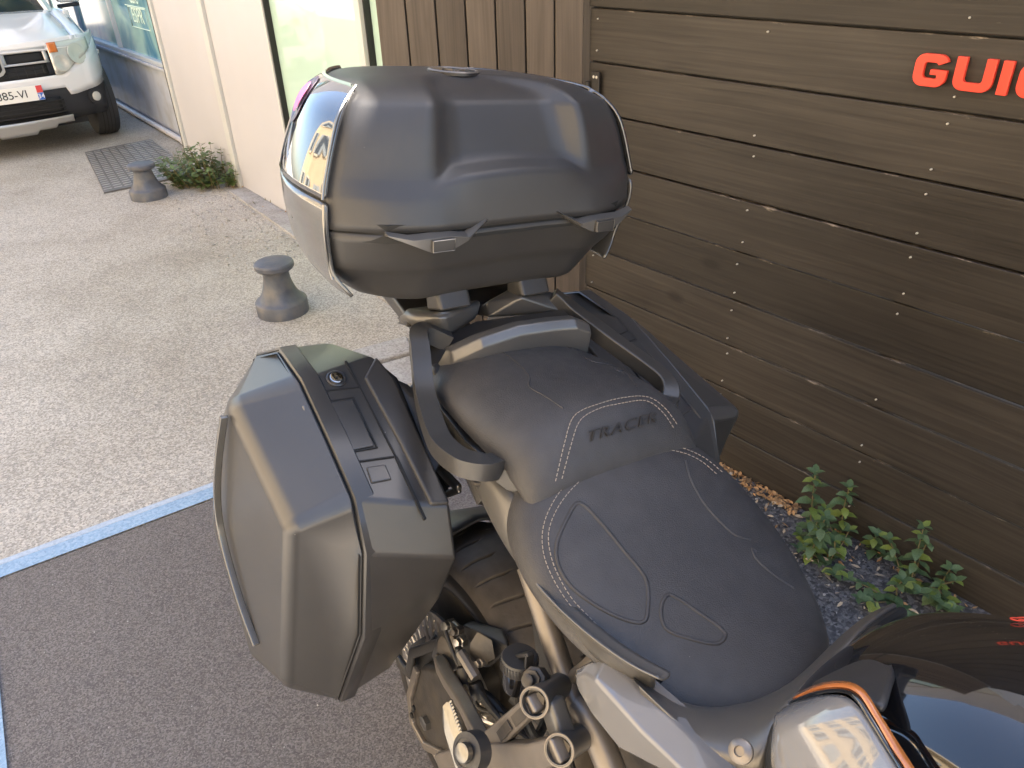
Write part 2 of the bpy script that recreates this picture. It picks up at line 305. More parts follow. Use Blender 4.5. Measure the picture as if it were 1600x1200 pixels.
# ---------------------------------------------------------------- frames of the place
K = Vector((.2703, 2.4925, 0)); aF = R_(38.3)
ft = Vector((math.sin(aF), -math.cos(aF), 0)); fn = Vector((-math.cos(aF), -math.sin(aF), 0))   # along the fence towards the viewer, out of it
Qb = Vector((-1.7933, 5.2923, 0)); aB = R_(36.6)
bt = Vector((math.sin(aB), -math.cos(aB), 0)); bn = Vector((-math.cos(aB), -math.sin(aB), 0))
Z = Vector((0, 0, 1))
def F_(t, o, z): return K+ft*t+fn*o+Z*z
def B_(t, o, z): return Qb+bt*t+bn*o+Z*z
# ---------------------------------------------------------------- ground
def sheet(name, pts, z, m, kind='structure', label=None):
    g = G(); g.poly([(p[0], p[1], z) for p in pts]); return g.build(name, m, kind=kind, smooth=0, label=label)
sheet('pavement', [(-90,-90),(90,-90),(90,90),(-90,90)], 0, 'pave')
L0 = Vector((-1.473,1.5881,0)); L1 = Vector((-0.9661,1.9124,0)); ld = (L1-L0).normalized(); ln = Vector((-ld.y, ld.x, 0))
if ln.y < 0: ln = -ln
Ls = L0-ld*1.6; Le = L1+ld*1.05
bay = [Ls, Le]
back = (Vector((-1.1447,1.0127,0))-Vector((-1.3404,1.3496,0)))

wl = .058
gl = G()
gl.poly([tuple(L0-ld*3+Z*.008), tuple(Le+Z*.008), tuple(Le+ln*wl+Z*.008), tuple(L0-ld*3+ln*wl+Z*.008)])
gl.build('painted_line', 'blue', kind='structure', smooth=0)
gl = G()
a0, a1 = L0-ld*3+ln*(wl+.001), Le+ln*(wl+.001)
gl.poly([tuple(a0+Z*.008), tuple(a1+Z*.008), tuple(a1+ln*.022+Z*.008), tuple(a0+ln*.022+Z*.008)])
gl.build('faded_line_edge', 'blue_pale', kind='structure', smooth=0)
s0 = Vector((-1.3623,1.371,0)); s1 = Vector((-1.1347,1.0123,0)); sdv = (s1-s0).normalized(); sn = Vector((-sdv.y, sdv.x, 0)); sn = sn if sn.x < 0 else -sn
gl = G(); gl.poly([tuple(s0-sdv*.02+Z*.008), tuple(s1+sdv*3+Z*.008), tuple(s1+sdv*3+sn*.1+Z*.008), tuple(s0-sdv*.02+sn*.1+Z*.008)])
gl.build('painted_line', 'blue', kind='structure', smooth=0)
def meet(p, d, q, e):
    k = d.x*e.y-d.y*e.x; v = q-p; return p+d*((v.x*e.y-v.y*e.x)/k)
bc = meet(L0, ld, s0, sdv)
sheet('parking_bay', [bc, Le+ft*.02, Le+ft*4.6, bc+sdv*4.6], .004, 'asphalt')
# dark gravel strip along the fence
sheet('gravel_bed', [F_(-.05, -.02, 0), F_(3.2, -.02, 0), F_(3.2, .42, 0), F_(.75, .42, 0), F_(-.05, .30, 0)], .012, 'earth')
# ---------------------------------------------------------------- granite kerb by the building
kb = thing('kerb_stones', 'pale flush granite kerb stones along the foot of the cream wall', 'kerb', (0,0,0))
k0, k1 = Vector((-1.9283,5.2794,0)), Vector((-0.4595,3.1554,0)); kd = (k1-k0).normalized(); kn = Vector((-kd.y, kd.x, 0)); kn = kn if kn.x > 0 else -kn
n = 4; Ln = (k1-k0).length/n
for i in range(n):
    g = G(); p = k0+kd*(Ln*i+.004); q2 = k0+kd*(Ln*(i+1)-.004); h = .014+.003*(i % 2)
    g.prism([p+Z*-.1, q2+Z*-.1, q2+kn*.13+Z*-.1, p+kn*.13+Z*-.1], Z*(.1+h)); g.build('kerb_stone', 'kerb', kb, bevel=.006)
st = thing('edging_stones', 'two pale rough stones at the end of the kerb behind the side case', 'stone')
for a, b_, c, d in (((-0.6866,2.8342,0), (-0.4521,2.9602,0), (-0.4052,2.8127,0), (-0.636,2.7013,0)), ((-0.6206,2.6693,0), (-0.3978,2.7901,0), (-0.3335,2.5787,0), (-0.5188,2.4874,0))):
    g = G(); g.prism([Vector(x)-Z*.05 for x in (a, b_, c, d)], Z*.075); g.build('edging_stone', 'kerb', st, bevel=.01)
# ---------------------------------------------------------------- fence of dark boards
fence = thing('wooden_fence', 'dark brown fence of wide horizontal boards behind the motorcycle', 'fence', F_(0, 0, 0), math.atan2(ft.y, ft.x))
# local axes: x along the fence, y away from the street (behind), z up
BH = .148; g = G()
ys = -.006
def board(L): 
    g = G(); g.box((L/2, .011, .0725), (L, .022, .1435)); return g
proto = board(3.4).build('plank', 'fence', fence, bevel=.003, bseg=2)
proto.location = (0, 0, .002-.001)
zs = [.0+BH*i-.003 for i in range(19)]
rndo = random.Random(3)
split = {3: 1.05, 7: 2.35, 9: 2.6}
for i, z in enumerate(zs):
    if i == 0: proto.location = (0, rndo.uniform(-.002, .002), z); continue
    c = link_copy(proto, fence, (0, rndo.uniform(-.003, .003), z)); c.rotation_euler = (rndo.uniform(-.012, .004), 0, rndo.uniform(-.001, .001))
g = G()
for x in (.05, .62, 1.08, 1.66, 2.24, 2.85, 3.36): g.box((x, .045, 1.4), (.06, .04, 2.78))
g.build('backing_posts', 'gate', fence, kind='stuff')
g = G(); g.box((1.7, .0215, 1.84), (3.4, .006, 1.95)); g.build('gap_shade_sheet', 'gasket', fence)  # added black sheet, stops bright sky showing through the upper board gaps
g = G()
for x in (.04, .62, 1.078, 1.66, 2.24, 2.85):
    for z in zs:
        for dz in (.026, .118):
            if rndo.random() < .28: continue
            xx = x+rndo.uniform(-.006, .006); g.lathe((xx, -.0065, z+dz+rndo.uniform(-.006, .006)), (0, 1, 0), [(.0010, 0), (.0022, .0008), (.0024, .006)], 8)
g.build('screw_heads', 'screw', fence, kind='stuff')
g = G(); g.box((1.7, .02, zs[-1]+BH+.015), (3.46, .09, .03)); g.build('cap_rail', 'fence', fence, bevel=.004)
g = G(); g.box((-.02, .060, 1.4), (.10, .05, 2.8)); g.build('corner_post', 'gate', fence, bevel=.002)
# ---------------------------------------------------------------- red raised letters
sign = thing('sign_letters', 'red raised capital letters beginning GUI fixed to the dark fence boards', 'sign', F_(0, .006, 0), math.atan2(ft.y, ft.x))
def arc(cx, cz, r, a0, a1, n=6): return [(cx+r*math.cos(R_(a0+(a1-a0)*i/n)), cz+r*math.sin(R_(a0+(a1-a0)*i/n))) for i in range(n+1)]
def letter(pts):
    g = G(); g.prism([(x, 0, z) for x, z in pts], (0, -.011, 0)); return g.build('letter', 'sign_red', sign, bevel=.0012, smooth=30)
z0, z1, sw, W, ro, ri = 1.226, 1.2895, .0195, .068, .020, .007
def gshape(x, gl):
    o = arc(x+W-ro, z1-ro, ro, 20, 90)+arc(x+ro, z1-ro, ro, 90, 180)+arc(x+ro, z0+ro, ro, 180, 270)+arc(x+W-ro, z0+ro, ro, 270, 350 if gl else 340)
    i_ = arc(x+W-sw-ri, z1-sw-ri+.003, ri, 20, 90)+arc(x+sw+ri, z1-sw-ri+.003, ri, 90, 180)+arc(x+sw+ri, z0+sw+ri-.003, ri, 180, 270)
    if gl: return o+[(x+W, z0+.034), (x+W*.5, z0+.034), (x+W*.5, z0+.0235), (x+W-sw, z0+.0235), (x+W-sw, z0+sw-.003)]+i_[::-1][0:]
    return o+arc(x+W-sw-ri, z0+sw+ri-.003, ri, 340, 270)+i_[::-1]
letter(gshape(.993, True))
x = 1.0755; letter([(x, z1), (x+sw, z1)]+arc(x+sw+ri, z0+sw-.003+ri, ri, 180, 270)+arc(x+.076-sw-ri, z0+sw-.003+ri, ri, 270, 360)+[(x+.076-sw, z1), (x+.076, z1)]+arc(x+.076-ro, z0+ro, ro, 0, -90)+arc(x+ro, z0+ro, ro, 270, 180))
x = 1.1625; letter([(x, z0), (x+sw, z0), (x+sw, z1), (x, z1)])
letter(gshape(1.1955, False))
# ---------------------------------------------------------------- gate leaf, ajar
gate = thing('wooden_gate', 'brown gate leaf of narrow vertical boards standing ajar beside the fence', 'gate', tuple(K+Vector((-.016, 0, 0))))
gw = .0875
gp = None
for i in range(7):
    if gp is None:
        g = G(); g.box((0, 0, 1.4), (gw-.004, .02, 2.76)); gp = g.build('gate_board', 'gate', gate, bevel=.003); gp.location = (-gw/2, 0, 0)
    else: link_copy(gp, gate, (-gw*(i+.5), rndo.uniform(-.002, .002), rndo.uniform(-.01, .01)))
g = G(); g.box((-gw*3.5, .018, 1.4), (gw*7-.01, .012, 2.74)); g.build('gap_shade_sheet', 'gasket', gate)  # dark sheet added so gaps between gate boards read as shade
for z in (.35, 2.0):
    g = G(); g.box((-gw*3.5, .03, z), (gw*7, .035, .09)); g.build('cross_rail', 'gate', gate)
for z in (1.08, .3):
    g = G(); g.box((-.075, -.014, z), (.17, .006, .062)); hs = g.build('hinge_strap', 'iron', gate, bevel=.002)
    g = G(); g.lathe((.012, -.022, z-.045), Z, [(.009, 0), (.009, .09)], 14); g.build('hinge_pin', 'iron', gate)
    for x in (-.03, -.12):
        g = G(); g.lathe((x, -.021, z+.01), (0, 1, 0), [(.002, 0), (.005, .002), (.005, .005)], 10); g.build('bolt', 'alu', gate)
for zz in (1.09, .31):
    g = G(); p = F_(.045, .012, zz); g.box(p, (.032, .006, .13), (ft, fn, Z)); 
    o = g.build('hinge_plate', 'iron', None, bevel=.002); o.parent = fence; o.matrix_parent_inverse = (Matrix.Translation(F_(0,0,0)) @ Matrix.Rotation(math.atan2(ft.y, ft.x), 4, 'Z')).inverted()
    g = G()
    for t in (.039, .051): g.lathe(F_(t, .015, zz+.05), fn, [(.0045, 0), (.0045, .002), (.001, .003)], 8)
    o = g.build('plate_screws', 'screw', None); o.parent = fence; o.matrix_parent_inverse = (Matrix.Translation(F_(0,0,0)) @ Matrix.Rotation(math.atan2(ft.y, ft.x), 4, 'Z')).inverted()
# ---------------------------------------------------------------- cream shop building
rzB = math.atan2(bt.y, bt.x)
shop = thing('shop_building', 'cream panelled shop front with pale green glass and a blue filmed window', 'building', tuple(Qb), rzB)
# local: x along the wall towards the viewer, y behind the wall, z up
def bb(name, x0, x1, y0, y1, z0, z1, m, bevel=0, parent=None):
    g = G(); g.box(((x0+x1)/2, (y0+y1)/2, (z0+z1)/2), (x1-x0, y1-y0, z1-z0)); return g.build(name, m, parent or shop, bevel=bevel)
H1 = 3.4
bb('wall', -14, -1.25, .26, 6, 0, 7.2, 'wallwhite'); bb('wall', -1.249, 3.3, .12, 6, 0, 7.2, 'wallwhite'); bb('wall_band', -14, 3.3, -.03, .12, H1, 3.9, 'wallwhite')
bb('wall_panel', -1.25, -.172, -.0, .1, 0, H1, 'wallwhite', .006)
bb('panel_post', -.170, -.085, -.022, .1, 0, H1, 'creamframe', .004)
bb('wall_panel', -.083, .90, .0, .1, 0, H1, 'wallwhite', .006)
bb('panel_post', -1.31, -1.252, -.02, .1, 0, H1, 'creamframe', .004)
bb('gasket_strip', -1.318, -1.311, -.022, .1, 0, H1, 'gasket')
bb('window_post', .902, .925, -.02, .1, 0, H1, 'creamframe', .003); bb('gasket_strip', .926, .936, -.012, .1, 0, H1, 'gasket')
w1 = bb('window', .937, 2.0, .02, .05, .05, H1, 'green'); w1['label'] = 'pale green reflecting shop pane'
bb('window_post', 2.001, 2.05, -.03, .1, 0, H1, 'creamframe', .004); bb('gasket_strip', 2.051, 2.060, -.01, .1, 0, H1, 'gasket')
bb('window', 2.061, 2.30, .02, .05, .05, H1, 'green'); bb('wall_panel', 2.301, 3.3, .0, .1, 0, H1, 'creamframe')
bb('return_wall', -1.31, -1.252, .1, .26, 0, H1, 'creamframe')
lw = bb('low_wall', -9.0, -1.32, .14, .25, 0, .565, 'lowwall'); bb('window_sill', -9.0, -1.32, .105, .24, .567, .592, 'lowwall', .004)
bb('sill_frame', -9.0, -1.32, .12, .20, .594, .632, 'bluewhite', .004)
for x0, x1 in ((-3.28, -1.32), (-4.9, -3.34), (-6.4, -4.96)):
    bb('window', x0, x1, .16, .18, .633, H1, 'teal')
for x in (-3.31, -4.93): bb('mullion', x-.028, x+.028, .128, .20, .633, H1, 'bluewhite', .004)
bb('window_frame', -9, -6.42, .14, .20, .633, H1, 'alframe')
# etched words on the blue window
eo = text_mesh('window_lettering', 'cafe\nESPR', .17, 'etch', .001, line=.9); eo.parent = shop; eo.location = (-2.42, .156, 1.03); eo.rotation_euler = (R_(90), 0, 0)
g = G(); g.tube([(-2.75, .156, 1.03), (-2.12, .156, 1.03)], .004, 6); g.tube([(-2.68, .156, .86), (-2.12, .156, .86), (-2.12, .156, 1.02), (-2.68, .156, 1.02)], .004, 6, True); g.build('etched_frame', 'etch', shop)
# ground pipe in front of the low wall
pp = G(); P0, P1 = Vector((-4.5083,9.1338,0)), Vector((-2.7134,6.6771,0))
pp.tube([P0-(P1-P0)*.9+Z*.035, P1+Z*.035], .024, 12); o = pp.build('wall_pipe', 'pipe'); tag(o, 'grey plastic pipe lying along the foot of the blue window wall', 'pipe')
pe = G(); pe.lathe(P1+Z*.035-(P1-P0).normalized()*.04, (P1-P0), [(.031, 0), (.031, .09)], 14); pe.build('pipe_collar', 'pipe', o)
pe = G(); pe.tube(smooth_path([P1+Z*.035, P1+Vector((.05, -.06, .03)), P1+Vector((.09, -.06, -.02))], 4), .026, 10); pe.build('pipe_elbow', 'pipe', o)
# ---------------------------------------------------------------- buildings that shade the bay and face it
fac = thing('sandstone_building', 'golden sandstone building with shuttered windows across the street', 'building', tuple(K+fn*9.5+ft*2), math.atan2(ft.y, ft.x))
g = G(); g.box((0, -4, 5.6), (44, 8, 11.2)); g.build('wall', 'sand', fac)
g = G(); g.box((0, .15, 11.3), (44.4, .7, .3)); g.build('cornice', 'quoin', fac, bevel=.04)
g = G(); g.box((0, .05, .35), (44.2, .12, .7)); g.build('plinth', 'quoin', fac)
wf = None
for fl in range(3):
    for k in range(14):
        x = -20+k*3.05; z = 1.2+fl*3.4
        if wf is None:
            g = G(); g.box((0, .03, 0), (1.35, .1, 2.1)); wf = g.build('window', 'quoin', fac); wf.location = (x, 0, z+1)
            g = G(); g.box((0, .085, 0), (1.0, .012, 1.8)); g.build('pane', 'carglass', wf)
            for sx in (-1, 1):
                g = G(); g.box((sx*.82, .1, 0), (.5, .04, 1.85)); g.build('shutter', 'shutter', wf)
        else:
            c = copy_tree(wf, fac); c.location = (x, 0, z+1)
# ---------------------------------------------------------------- bollards
def bollard(loc, label, h):
    b = thing('bollard', label, 'bollard', loc, 0, 'iron bollards on the pavement')
    prof = [(.120, -.02), (.120, .058), (.117, .063), (.108, .068), (.096, .080), (.080, .105), (.068, .14), (.061, .17), (.059, h-.05), (.063, h-.042), (.084, h-.036), (.090, h-.028), (.090, h-.012), (.084, h-.004), (.06, h+.002), (.02, h+.004)]
    g = G(); g.lathe((0, 0, 0), Z, prof, 40); g.build('iron_post', 'boll', b, smooth=32); return b
bollard(tuple(Vector((-1.0745,3.3022,0))), 'nearer dark cast iron bollard beside the top case', .255)
bollard(tuple(Vector((-2.4582,5.2274,0))), 'farther small iron bollard standing at the corner of the chequered plate', .235)
# ---------------------------------------------------------------- chequered plate
ga, gb_, gc, gd = [Vector(p) for p in ((-3.5093,6.5383,0), (-2.8245,5.3448,0), (-2.3256,5.7403,0), (-3.1102,6.9388,0))]
pl = G(); pl.prism([p+Z*.001 for p in (ga, gb_, gc, gd)], Z*.012); plate = pl.build('cover_plate', 'grate', bevel=.002); tag(plate, 'grey ribbed metal cover plate lying on the pavement by the pipe', 'cover plate')
rb = G(); nr = 22
for i in range(1, nr):
    t = i/nr; a = ga.lerp(gb_, t)+Z*.0135; b_ = gd.lerp(gc, t)+Z*.0135
    for j in range(9):
        u0, u1 = (j+.12)/9, (j+.88)/9; rb.bar([a.lerp(b_, u0), a.lerp(b_, u1)], .012, .004)
rb.build('tread_ribs', 'grate_rib', plate, kind='stuff')
# ---------------------------------------------------------------- weeds
def leaf_mesh(L, W, fold=.25):
    g = G(); P = [(0,0,0), (L*.3, W*.5, fold*W*.4), (L*.65, W*.38, fold*W*.35), (L, 0, -L*.12), (L*.65, -W*.38, fold*W*.35), (L*.3, -W*.5, fold*W*.4), (L*.35, 0, 0), (L*.7, 0, -.02*L)]
    g.faces(P, [(0,6,1), (1,6,7,2), (2,7,3), (0,5,6), (5,4,7,6), (4,3,7)]); return g
lp = {k: leaf_mesh(1, .62).build('leaf', k) for k in ('leaf', 'leaf_y')}
lmesh = {k: o.data for k, o in lp.items()}
for o in lp.values(): bpy.data.objects.remove(o)
rw = random.Random(11)
def nettle(loc, h, label, n_st=3, spread=.05, tip=(0,0), big=.040):
    t = thing('nettle_plant', label, 'plant', loc, 0, 'green weeds along the foot of the fence')
    for k in range(n_st):
        a = rw.uniform(0, 6.28); hh = h*(1 if k == 0 else rw.uniform(.35, .8)); dx, dy = (tip if k == 0 else (math.cos(a)*spread*1.4, math.sin(a)*spread*1.4))
        b0 = Vector((math.cos(a)*spread*.4*(k > 0), math.sin(a)*spread*.4*(k > 0), 0)); top = b0+Vector((dx, dy, hh))
        path = smooth_path([b0, b0.lerp(top, .5)+Vector((rw.uniform(-.008, .008), rw.uniform(-.008, .008), 0)), top], 4)
        g = G(); g.tube(path, [.0022*(1-.5*i/len(path)) for i in range(len(path))], 5); g.build('stem', 'stem', t)
        nl = max(3, int(hh/.024)); ang = rw.uniform(0, 6)
        for i in range(nl+1):
            f = (i+.6)/(nl+.6); pos = path[min(len(path)-1, int(f*(len(path)-1)))].copy(); pos.z = b0.z+hh*min(1, f); ang += 1.57+rw.uniform(-.3, .3)
            cnt = 4 if i >= nl-1 else 2
            for j in range(cnt):
                o = bpy.data.objects.new('leaf', lmesh['leaf_y' if rw.random() < .22 else 'leaf']); COL.objects.link(o); o.parent = t; o.location = pos
                sz = big*(rw.uniform(.85, 1.2) if i < nl-1 else rw.uniform(.6, .85))
                o.scale = (sz, sz, sz); o.rotation_euler = (rw.uniform(-.3, .3), rw.uniform(-.15, .6) if i < nl else -.35, ang+j*6.283/cnt+rw.uniform(-.2, .2))
    return t
nettle(tuple(Vector((0.8132,1.5655,0))+Vector((0,0,.01))), .27, 'tallest upright weed with a leafy spike nearest the side case', 3, .05, (-.02, .02))
nettle(tuple(Vector((0.9271,1.627,0))+Vector((0,0,.01))), .18, 'slender weed with a starry tip rising right of the tallest weed', 2, .04, (-.01, 0))
nettle(tuple(Vector((0.8605,1.533,0))+Vector((0,0,.01))), .075, 'low yellowish bushy weed on the gravel in front of the tall spike', 6, .05)
nettle(tuple(Vector((0.9895,1.5563,0))+Vector((0,0,.01))), .07, 'small bushy weed against the lowest fence board mid row', 4, .045)
nettle(tuple(Vector((1.0294,1.4183,0))+Vector((0,0,.01))), .21, 'tall weed with overlapping leaves behind the tank edge', 4, .05, (-.01, .01))
nettle(tuple(Vector((0.9815,1.3873,0))+Vector((0,0,.01))), .07, 'spreading low weed just behind the seat nose', 6, .07)
nettle(tuple(Vector((1.1067,1.4033,0))+Vector((0,0,.01))), .085, 'broad leaved weed beside the black tank', 5, .06)
nettle(tuple(Vector((1.2195,1.4247,0))+Vector((0,0,.01))), .06, 'last small weed peeping over the black tank', 3, .05)
def joined_weed(loc, label, n, h, sp, m, lsz, cat='plant', name='wall_weed'):
    t = thing(name, label, cat, loc); gs = G(); gf = G()
    for k in range(n):
        a = rw.uniform(0, 6.28); r = sp*math.sqrt(rw.random()); hh = h*rw.uniform(.35, 1)*(1-.45*r/sp); b0 = Vector((math.cos(a)*r, math.sin(a)*r*.6, 0)); tp = b0+Vector((math.cos(a)*r*.35+rw.uniform(-.02, .02), math.sin(a)*r*.35, hh))
        gs.tube([b0, tp], [.003, .0012], 4)
        for i in range(int(hh/.011)):
            f = rw.uniform(.1, 1); p = b0.lerp(tp, f); an = rw.uniform(0, 6.28); L = lsz*rw.uniform(.6, 1.2); d = Vector((math.cos(an), math.sin(an), rw.uniform(-.3, .6))).normalized(); s_ = Vector((-d.y, d.x, rw.uniform(-.3, .3))).normalized()*L*.3
            gf.poly([p, p+d*L*.5+s_, p+d*L, p+d*L*.5-s_])
    gs.build('stems', 'stem', t, kind='stuff'); gf.build('leaves', m, t, kind='stuff', smooth=0, recalc=False); return t
joined_weed(tuple(Vector((-2.0916,5.5297,0))), 'bushy green weed growing at the foot of the cream wall', 140, .34, .30, 'leaf_g', .05)
joined_weed(tuple(Vector((-2.4256,5.9628,0))), 'thin weed at the end of the grey pipe', 12, .26, .13, 'leaf_g', .03)
joined_weed(tuple(Vector((-4.1427,8.7802,0))), 'low weed in the shade beside the white car wheel', 20, .22, .25, 'leaf_g', .035)
joined_weed(tuple(Vector((-1.5861,4.9574,0))), 'tiny sparse weed behind the granite kerb', 5, .08, .07, 'leaf_g', .02)
joined_weed(tuple(Vector((-1.3502,4.6152,0))), 'small dry tuft between the kerb and the top case', 6, .05, .1, 'dry', .022)
# litter: dry leaves, straw, stones
def litter(name, spots, m, L, kind='stuff'):
    g = G()
    for x, y, z in spots:
        a = rw.uniform(0, 6.28); l = L*rw.uniform(.5, 1.3); wd = l*rw.uniform(.09, .2); d = Vector((math.cos(a), math.sin(a), 0)); s_ = Vector((-d.y, d.x, 0))*wd; c = Vector((x, y, z)); u = Z*l*rw.uniform(.05, .3)
        rr = [c-d*l*.5, c-d*l*.17+s_*.7+u, c+d*l*.17+s_+u, c+d*l*.5+u*.4, c+d*l*.17-s_+u*.2, c-d*l*.17-s_*.7]
        g.poly(rr[:3]+[rr[5]]); g.poly([rr[2], rr[3], rr[4], rr[5]])
    return g.build(name, m, kind=kind, smooth=0, recalc=False)
def strip(n, t0, t1, o0, o1, z): return [tuple(F_(rw.uniform(t0, t1), o0+(o1-o0)*rw.random()**1.6, z)) for _ in range(n)]
litter('dry_leaves', strip(330, .60, .95, .008, .05, .02)+strip(90, .6, 1.6, .01, .14, .016)+[tuple(Vector((-2.1522,5.4587,0)).lerp(Vector((-1.8245,5.3562,0)), rw.random())+Vector((rw.uniform(-.06,.06), rw.uniform(-.06,.06), .012))) for _ in range(40)]+[tuple(Vector((-1.5435,4.8734,0)).lerp(Vector((-1.2904,4.5265,0)), rw.random())+Vector((rw.uniform(-.05,.05), rw.uniform(-.05,.05), .012))) for _ in range(50)], 'dry', .021)
litter('straw_bits', strip(150, .6, 1.7, .03, .38, .02), 'straw', .022)
def pebbles(name, n, m, r0, r1, f):
    g = G()
    for _ in range(n):
        p = Vector(f()); r = rw.uniform(r0, r1); q3 = [Vector((rw.uniform(-1, 1), rw.uniform(-1, 1), rw.uniform(-1, 1))).normalized()*r*rw.uniform(.7, 1.1) for _ in range(8)]
        try: g.hull([p+v for v in q3])
        except Exception: pass
    return g.build(name, m, kind='stuff', smooth=0)
pebbles('gravel', 1100, 'stone', .0025, .006, lambda: F_(rw.uniform(.5, 1.9), rw.uniform(.01, .41), .014))
pebbles('pale_gravel', 170, 'stone_l', .002, .0045, lambda: F_(rw.uniform(.5, 1.9), rw.uniform(.01, .41), .016))
pebbles('pale_grit', 150, 'stone_l', .0015, .0028, lambda: L0+ft*rw.uniform(0, 1.2)+ld*rw.uniform(-.6, 1.2)+Z*.006)
pebbles('kerb_grit', 320, 'stone_l', .004, .010, lambda: k0+kd*rw.uniform(-.1, 1.6)-kn*(.02+.45*rw.random()**2)+Z*.003)
# ---------------------------------------------------------------- parked white car
car = thing('parked_car', 'white sport utility car parked close along the blue shop window', 'car', (-3.9034, 6.395, 0), math.atan2(bt.y, bt.x))
# local: x forward (towards the viewer), y = +left..., flipped so that positive j is towards the wall
CX = lambda p: (p[0], -p[1] if False else p[1], p[2])
wallside = 1 if (Vector((-math.sin(math.atan2(bt.y, bt.x)), math.cos(math.atan2(bt.y, bt.x)), 0)).dot(-bn) > 0) else -1
def CX(p): return (p[0], p[1]*wallside, p[2])
HW = .845
def plan(y, z=.5, off=0):
    a = min(1, abs(y)/HW); x = -.02-.10*(a/.75)**2.2 if a < .75 else -.12-.36*((a-.75)/.25)**2.1
    return x+off-(.06*max(0, (z-.62))/.2 if z > .62 else 0)-(.05*max(0, (.34-z))/.12)
YS = [-HW+2*HW*i/48 for i in range(49)]
def skin(name, z0, z1, y0, y1, off, m, nz=4, ny=24, zf=None, label=None, parent=None, thick=.012):
    g = G(CX); rows = []
    for k in range(nz+1):
        rows.append([])
        for i in range(ny+1):
            y = y0+(y1-y0)*i/ny; zz = (zf(y) if zf else (z0, z1)); z = zz[0]+(zz[1]-zz[0])*k/nz; yy = y*(1+off*.6)
            rows[-1].append((plan(y, z, off), yy, z))
    g.loft(rows, False, (False, False)); return g.build(name, m, parent or car, solid=thick, label=label, smooth=60)
skin('front_bumper', .46, .64, -HW, HW, 0, 'white', zf=lambda y: ((.50 if abs(y) < .46 else .44 if abs(y) < .52 else .44+.05*(abs(y)-.52)/.3), .60+.16*max(0, abs(y)-.46)/.27), ny=72)
skin('lower_bumper', .2, .5, -HW, HW, -.012, 'car_black', zf=lambda y: (.25, .53), ny=48)
skin('nose_panel', .58, .80, -.45, .45, -.03, 'car_black', nz=4)
skin('nose_edge', .79, .84, -.66, .66, -.004, 'white', zf=lambda y: (.812+.035*(max(0, abs(y)-.38)/.28), .85+.02*(abs(y)/.66)), ny=30)
for sgn in (-1, 1):
    skin('wing_front', .6, .85, .60*sgn, HW*sgn, -.004, 'white', zf=lambda y: (.60+.16*max(0, abs(y)-.46)/.27, .87), ny=16, nz=4)
    hl = skin('headlight', .6, .86, .40*sgn, .73*sgn, .006, 'lamp', zf=lambda y: (.60+.16*max(0, abs(y)-.46)/.27, .835+.03*(abs(y)-.4)), ny=14)
    g = G(CX); y = .47*sgn; g.lathe((plan(y, .68)+.012, y, .685), (1, .25*sgn, .15), [(.066, 0), (.068, .012), (.058, .014), (.03, .004)], 24); g.build('lamp_ring', 'lamp', hl)
    g = G(CX); y = .605*sgn; g.lathe((plan(y, .74)+.010, y, .735), (1, .55*sgn, .15), [(.078, 0), (.08, .012), (.068, .014), (.035, .004)], 24); g.build('lamp_ring', 'lamp', hl)
    skin('indicator', .78, .84, .405*sgn, .47*sgn, .014, 'amber', zf=lambda y: (.765, .838), ny=4, parent=hl)
    g = G(CX); y = .655*sgn; g.lathe((plan(y, .4)+.0, y, .395), (1, .5*sgn, 0), [(.062, -.02), (.062, .006), (.05, .008)], 24); fl = g.build('fog_light', 'car_black', car)
    g = G(CX); g.lathe((plan(y, .4)+.008, y+.004*sgn, .395), (1, .5*sgn, 0), [(.038, -.01), (.037, .008), (.02, .012)], 20); g.build('lens', 'lamp', fl)
gr = skin('grille', .6, .72, -.36, .36, -.012, 'black', zf=lambda y: (.60, .70)); 
for z in (.63, .66): skin('grille_bar', z, z+.004, -.35, .35, -.006, 'iron', nz=1, parent=gr)
for i in range(-5, 6):
    if i: skin('grille_bar', .6, .7, i*.065-.002, i*.065+.002, -.006, 'iron', ny=1, parent=gr)
tb_ = skin('grille_surround', .7, .82, -.385, .385, .004, 'car_silver', zf=lambda y: (.70, .715)); skin('chrome_bar', .8, .82, -.385, .385, .004, 'car_silver', zf=lambda y: (.785, .81))
for y0, y1 in ((.355, .385), (-.385, -.355), (.05, .08), (-.08, -.05)): skin('chrome_bar', .71, .79, y0, y1, .004, 'car_silver', ny=2)
skin('grille_slot', .715, .785, -.36, .36, -.01, 'black')
g = G(CX); sh = [(-.055, .80), (.055, .80), (.055, .67), (.03, .645), (0, .635), (-.03, .645), (-.055, .67)]
g.prism([(plan(y, .7)+.012, y, z) for y, z in sh], (.014, 0, 0)); bd = g.build('badge', 'car_silver', car, bevel=.004)
g = G(CX); g.prism([(plan(y, .7)+.0265, y*.66, .72+(z-.72)*.68) for y, z in sh], (.003, 0, 0)); g.build('badge_field', 'black', bd)
# number plate
g = G(CX); g.box((.012, 0, .497), (.012, .52, .113)); npl = g.build('number_plate', 'plate', car, bevel=.003)
g = G(CX); g.box((.0195, .237, .525), (.002, .044, .053)); g.build('plate_band', 'p_red', npl); g = G(CX); g.box((.0195, .237, .470), (.002, .044, .053)); g.build('plate_band', 'p_blue', npl)
def text_on(name, body, size, loc, m, parent):
    o = text_mesh(name, body, size, m); o.parent = parent; o.location = CX(loc); o.rotation_euler = (R_(90), 0, R_(90)); return o
text_on('plate_number', '34', .05, (.0212, .237, .470), 'p_white', npl); text_on('plate_letters', 'CB-885-VI', .083, (.0192, -.03, .497), 'ink', npl)
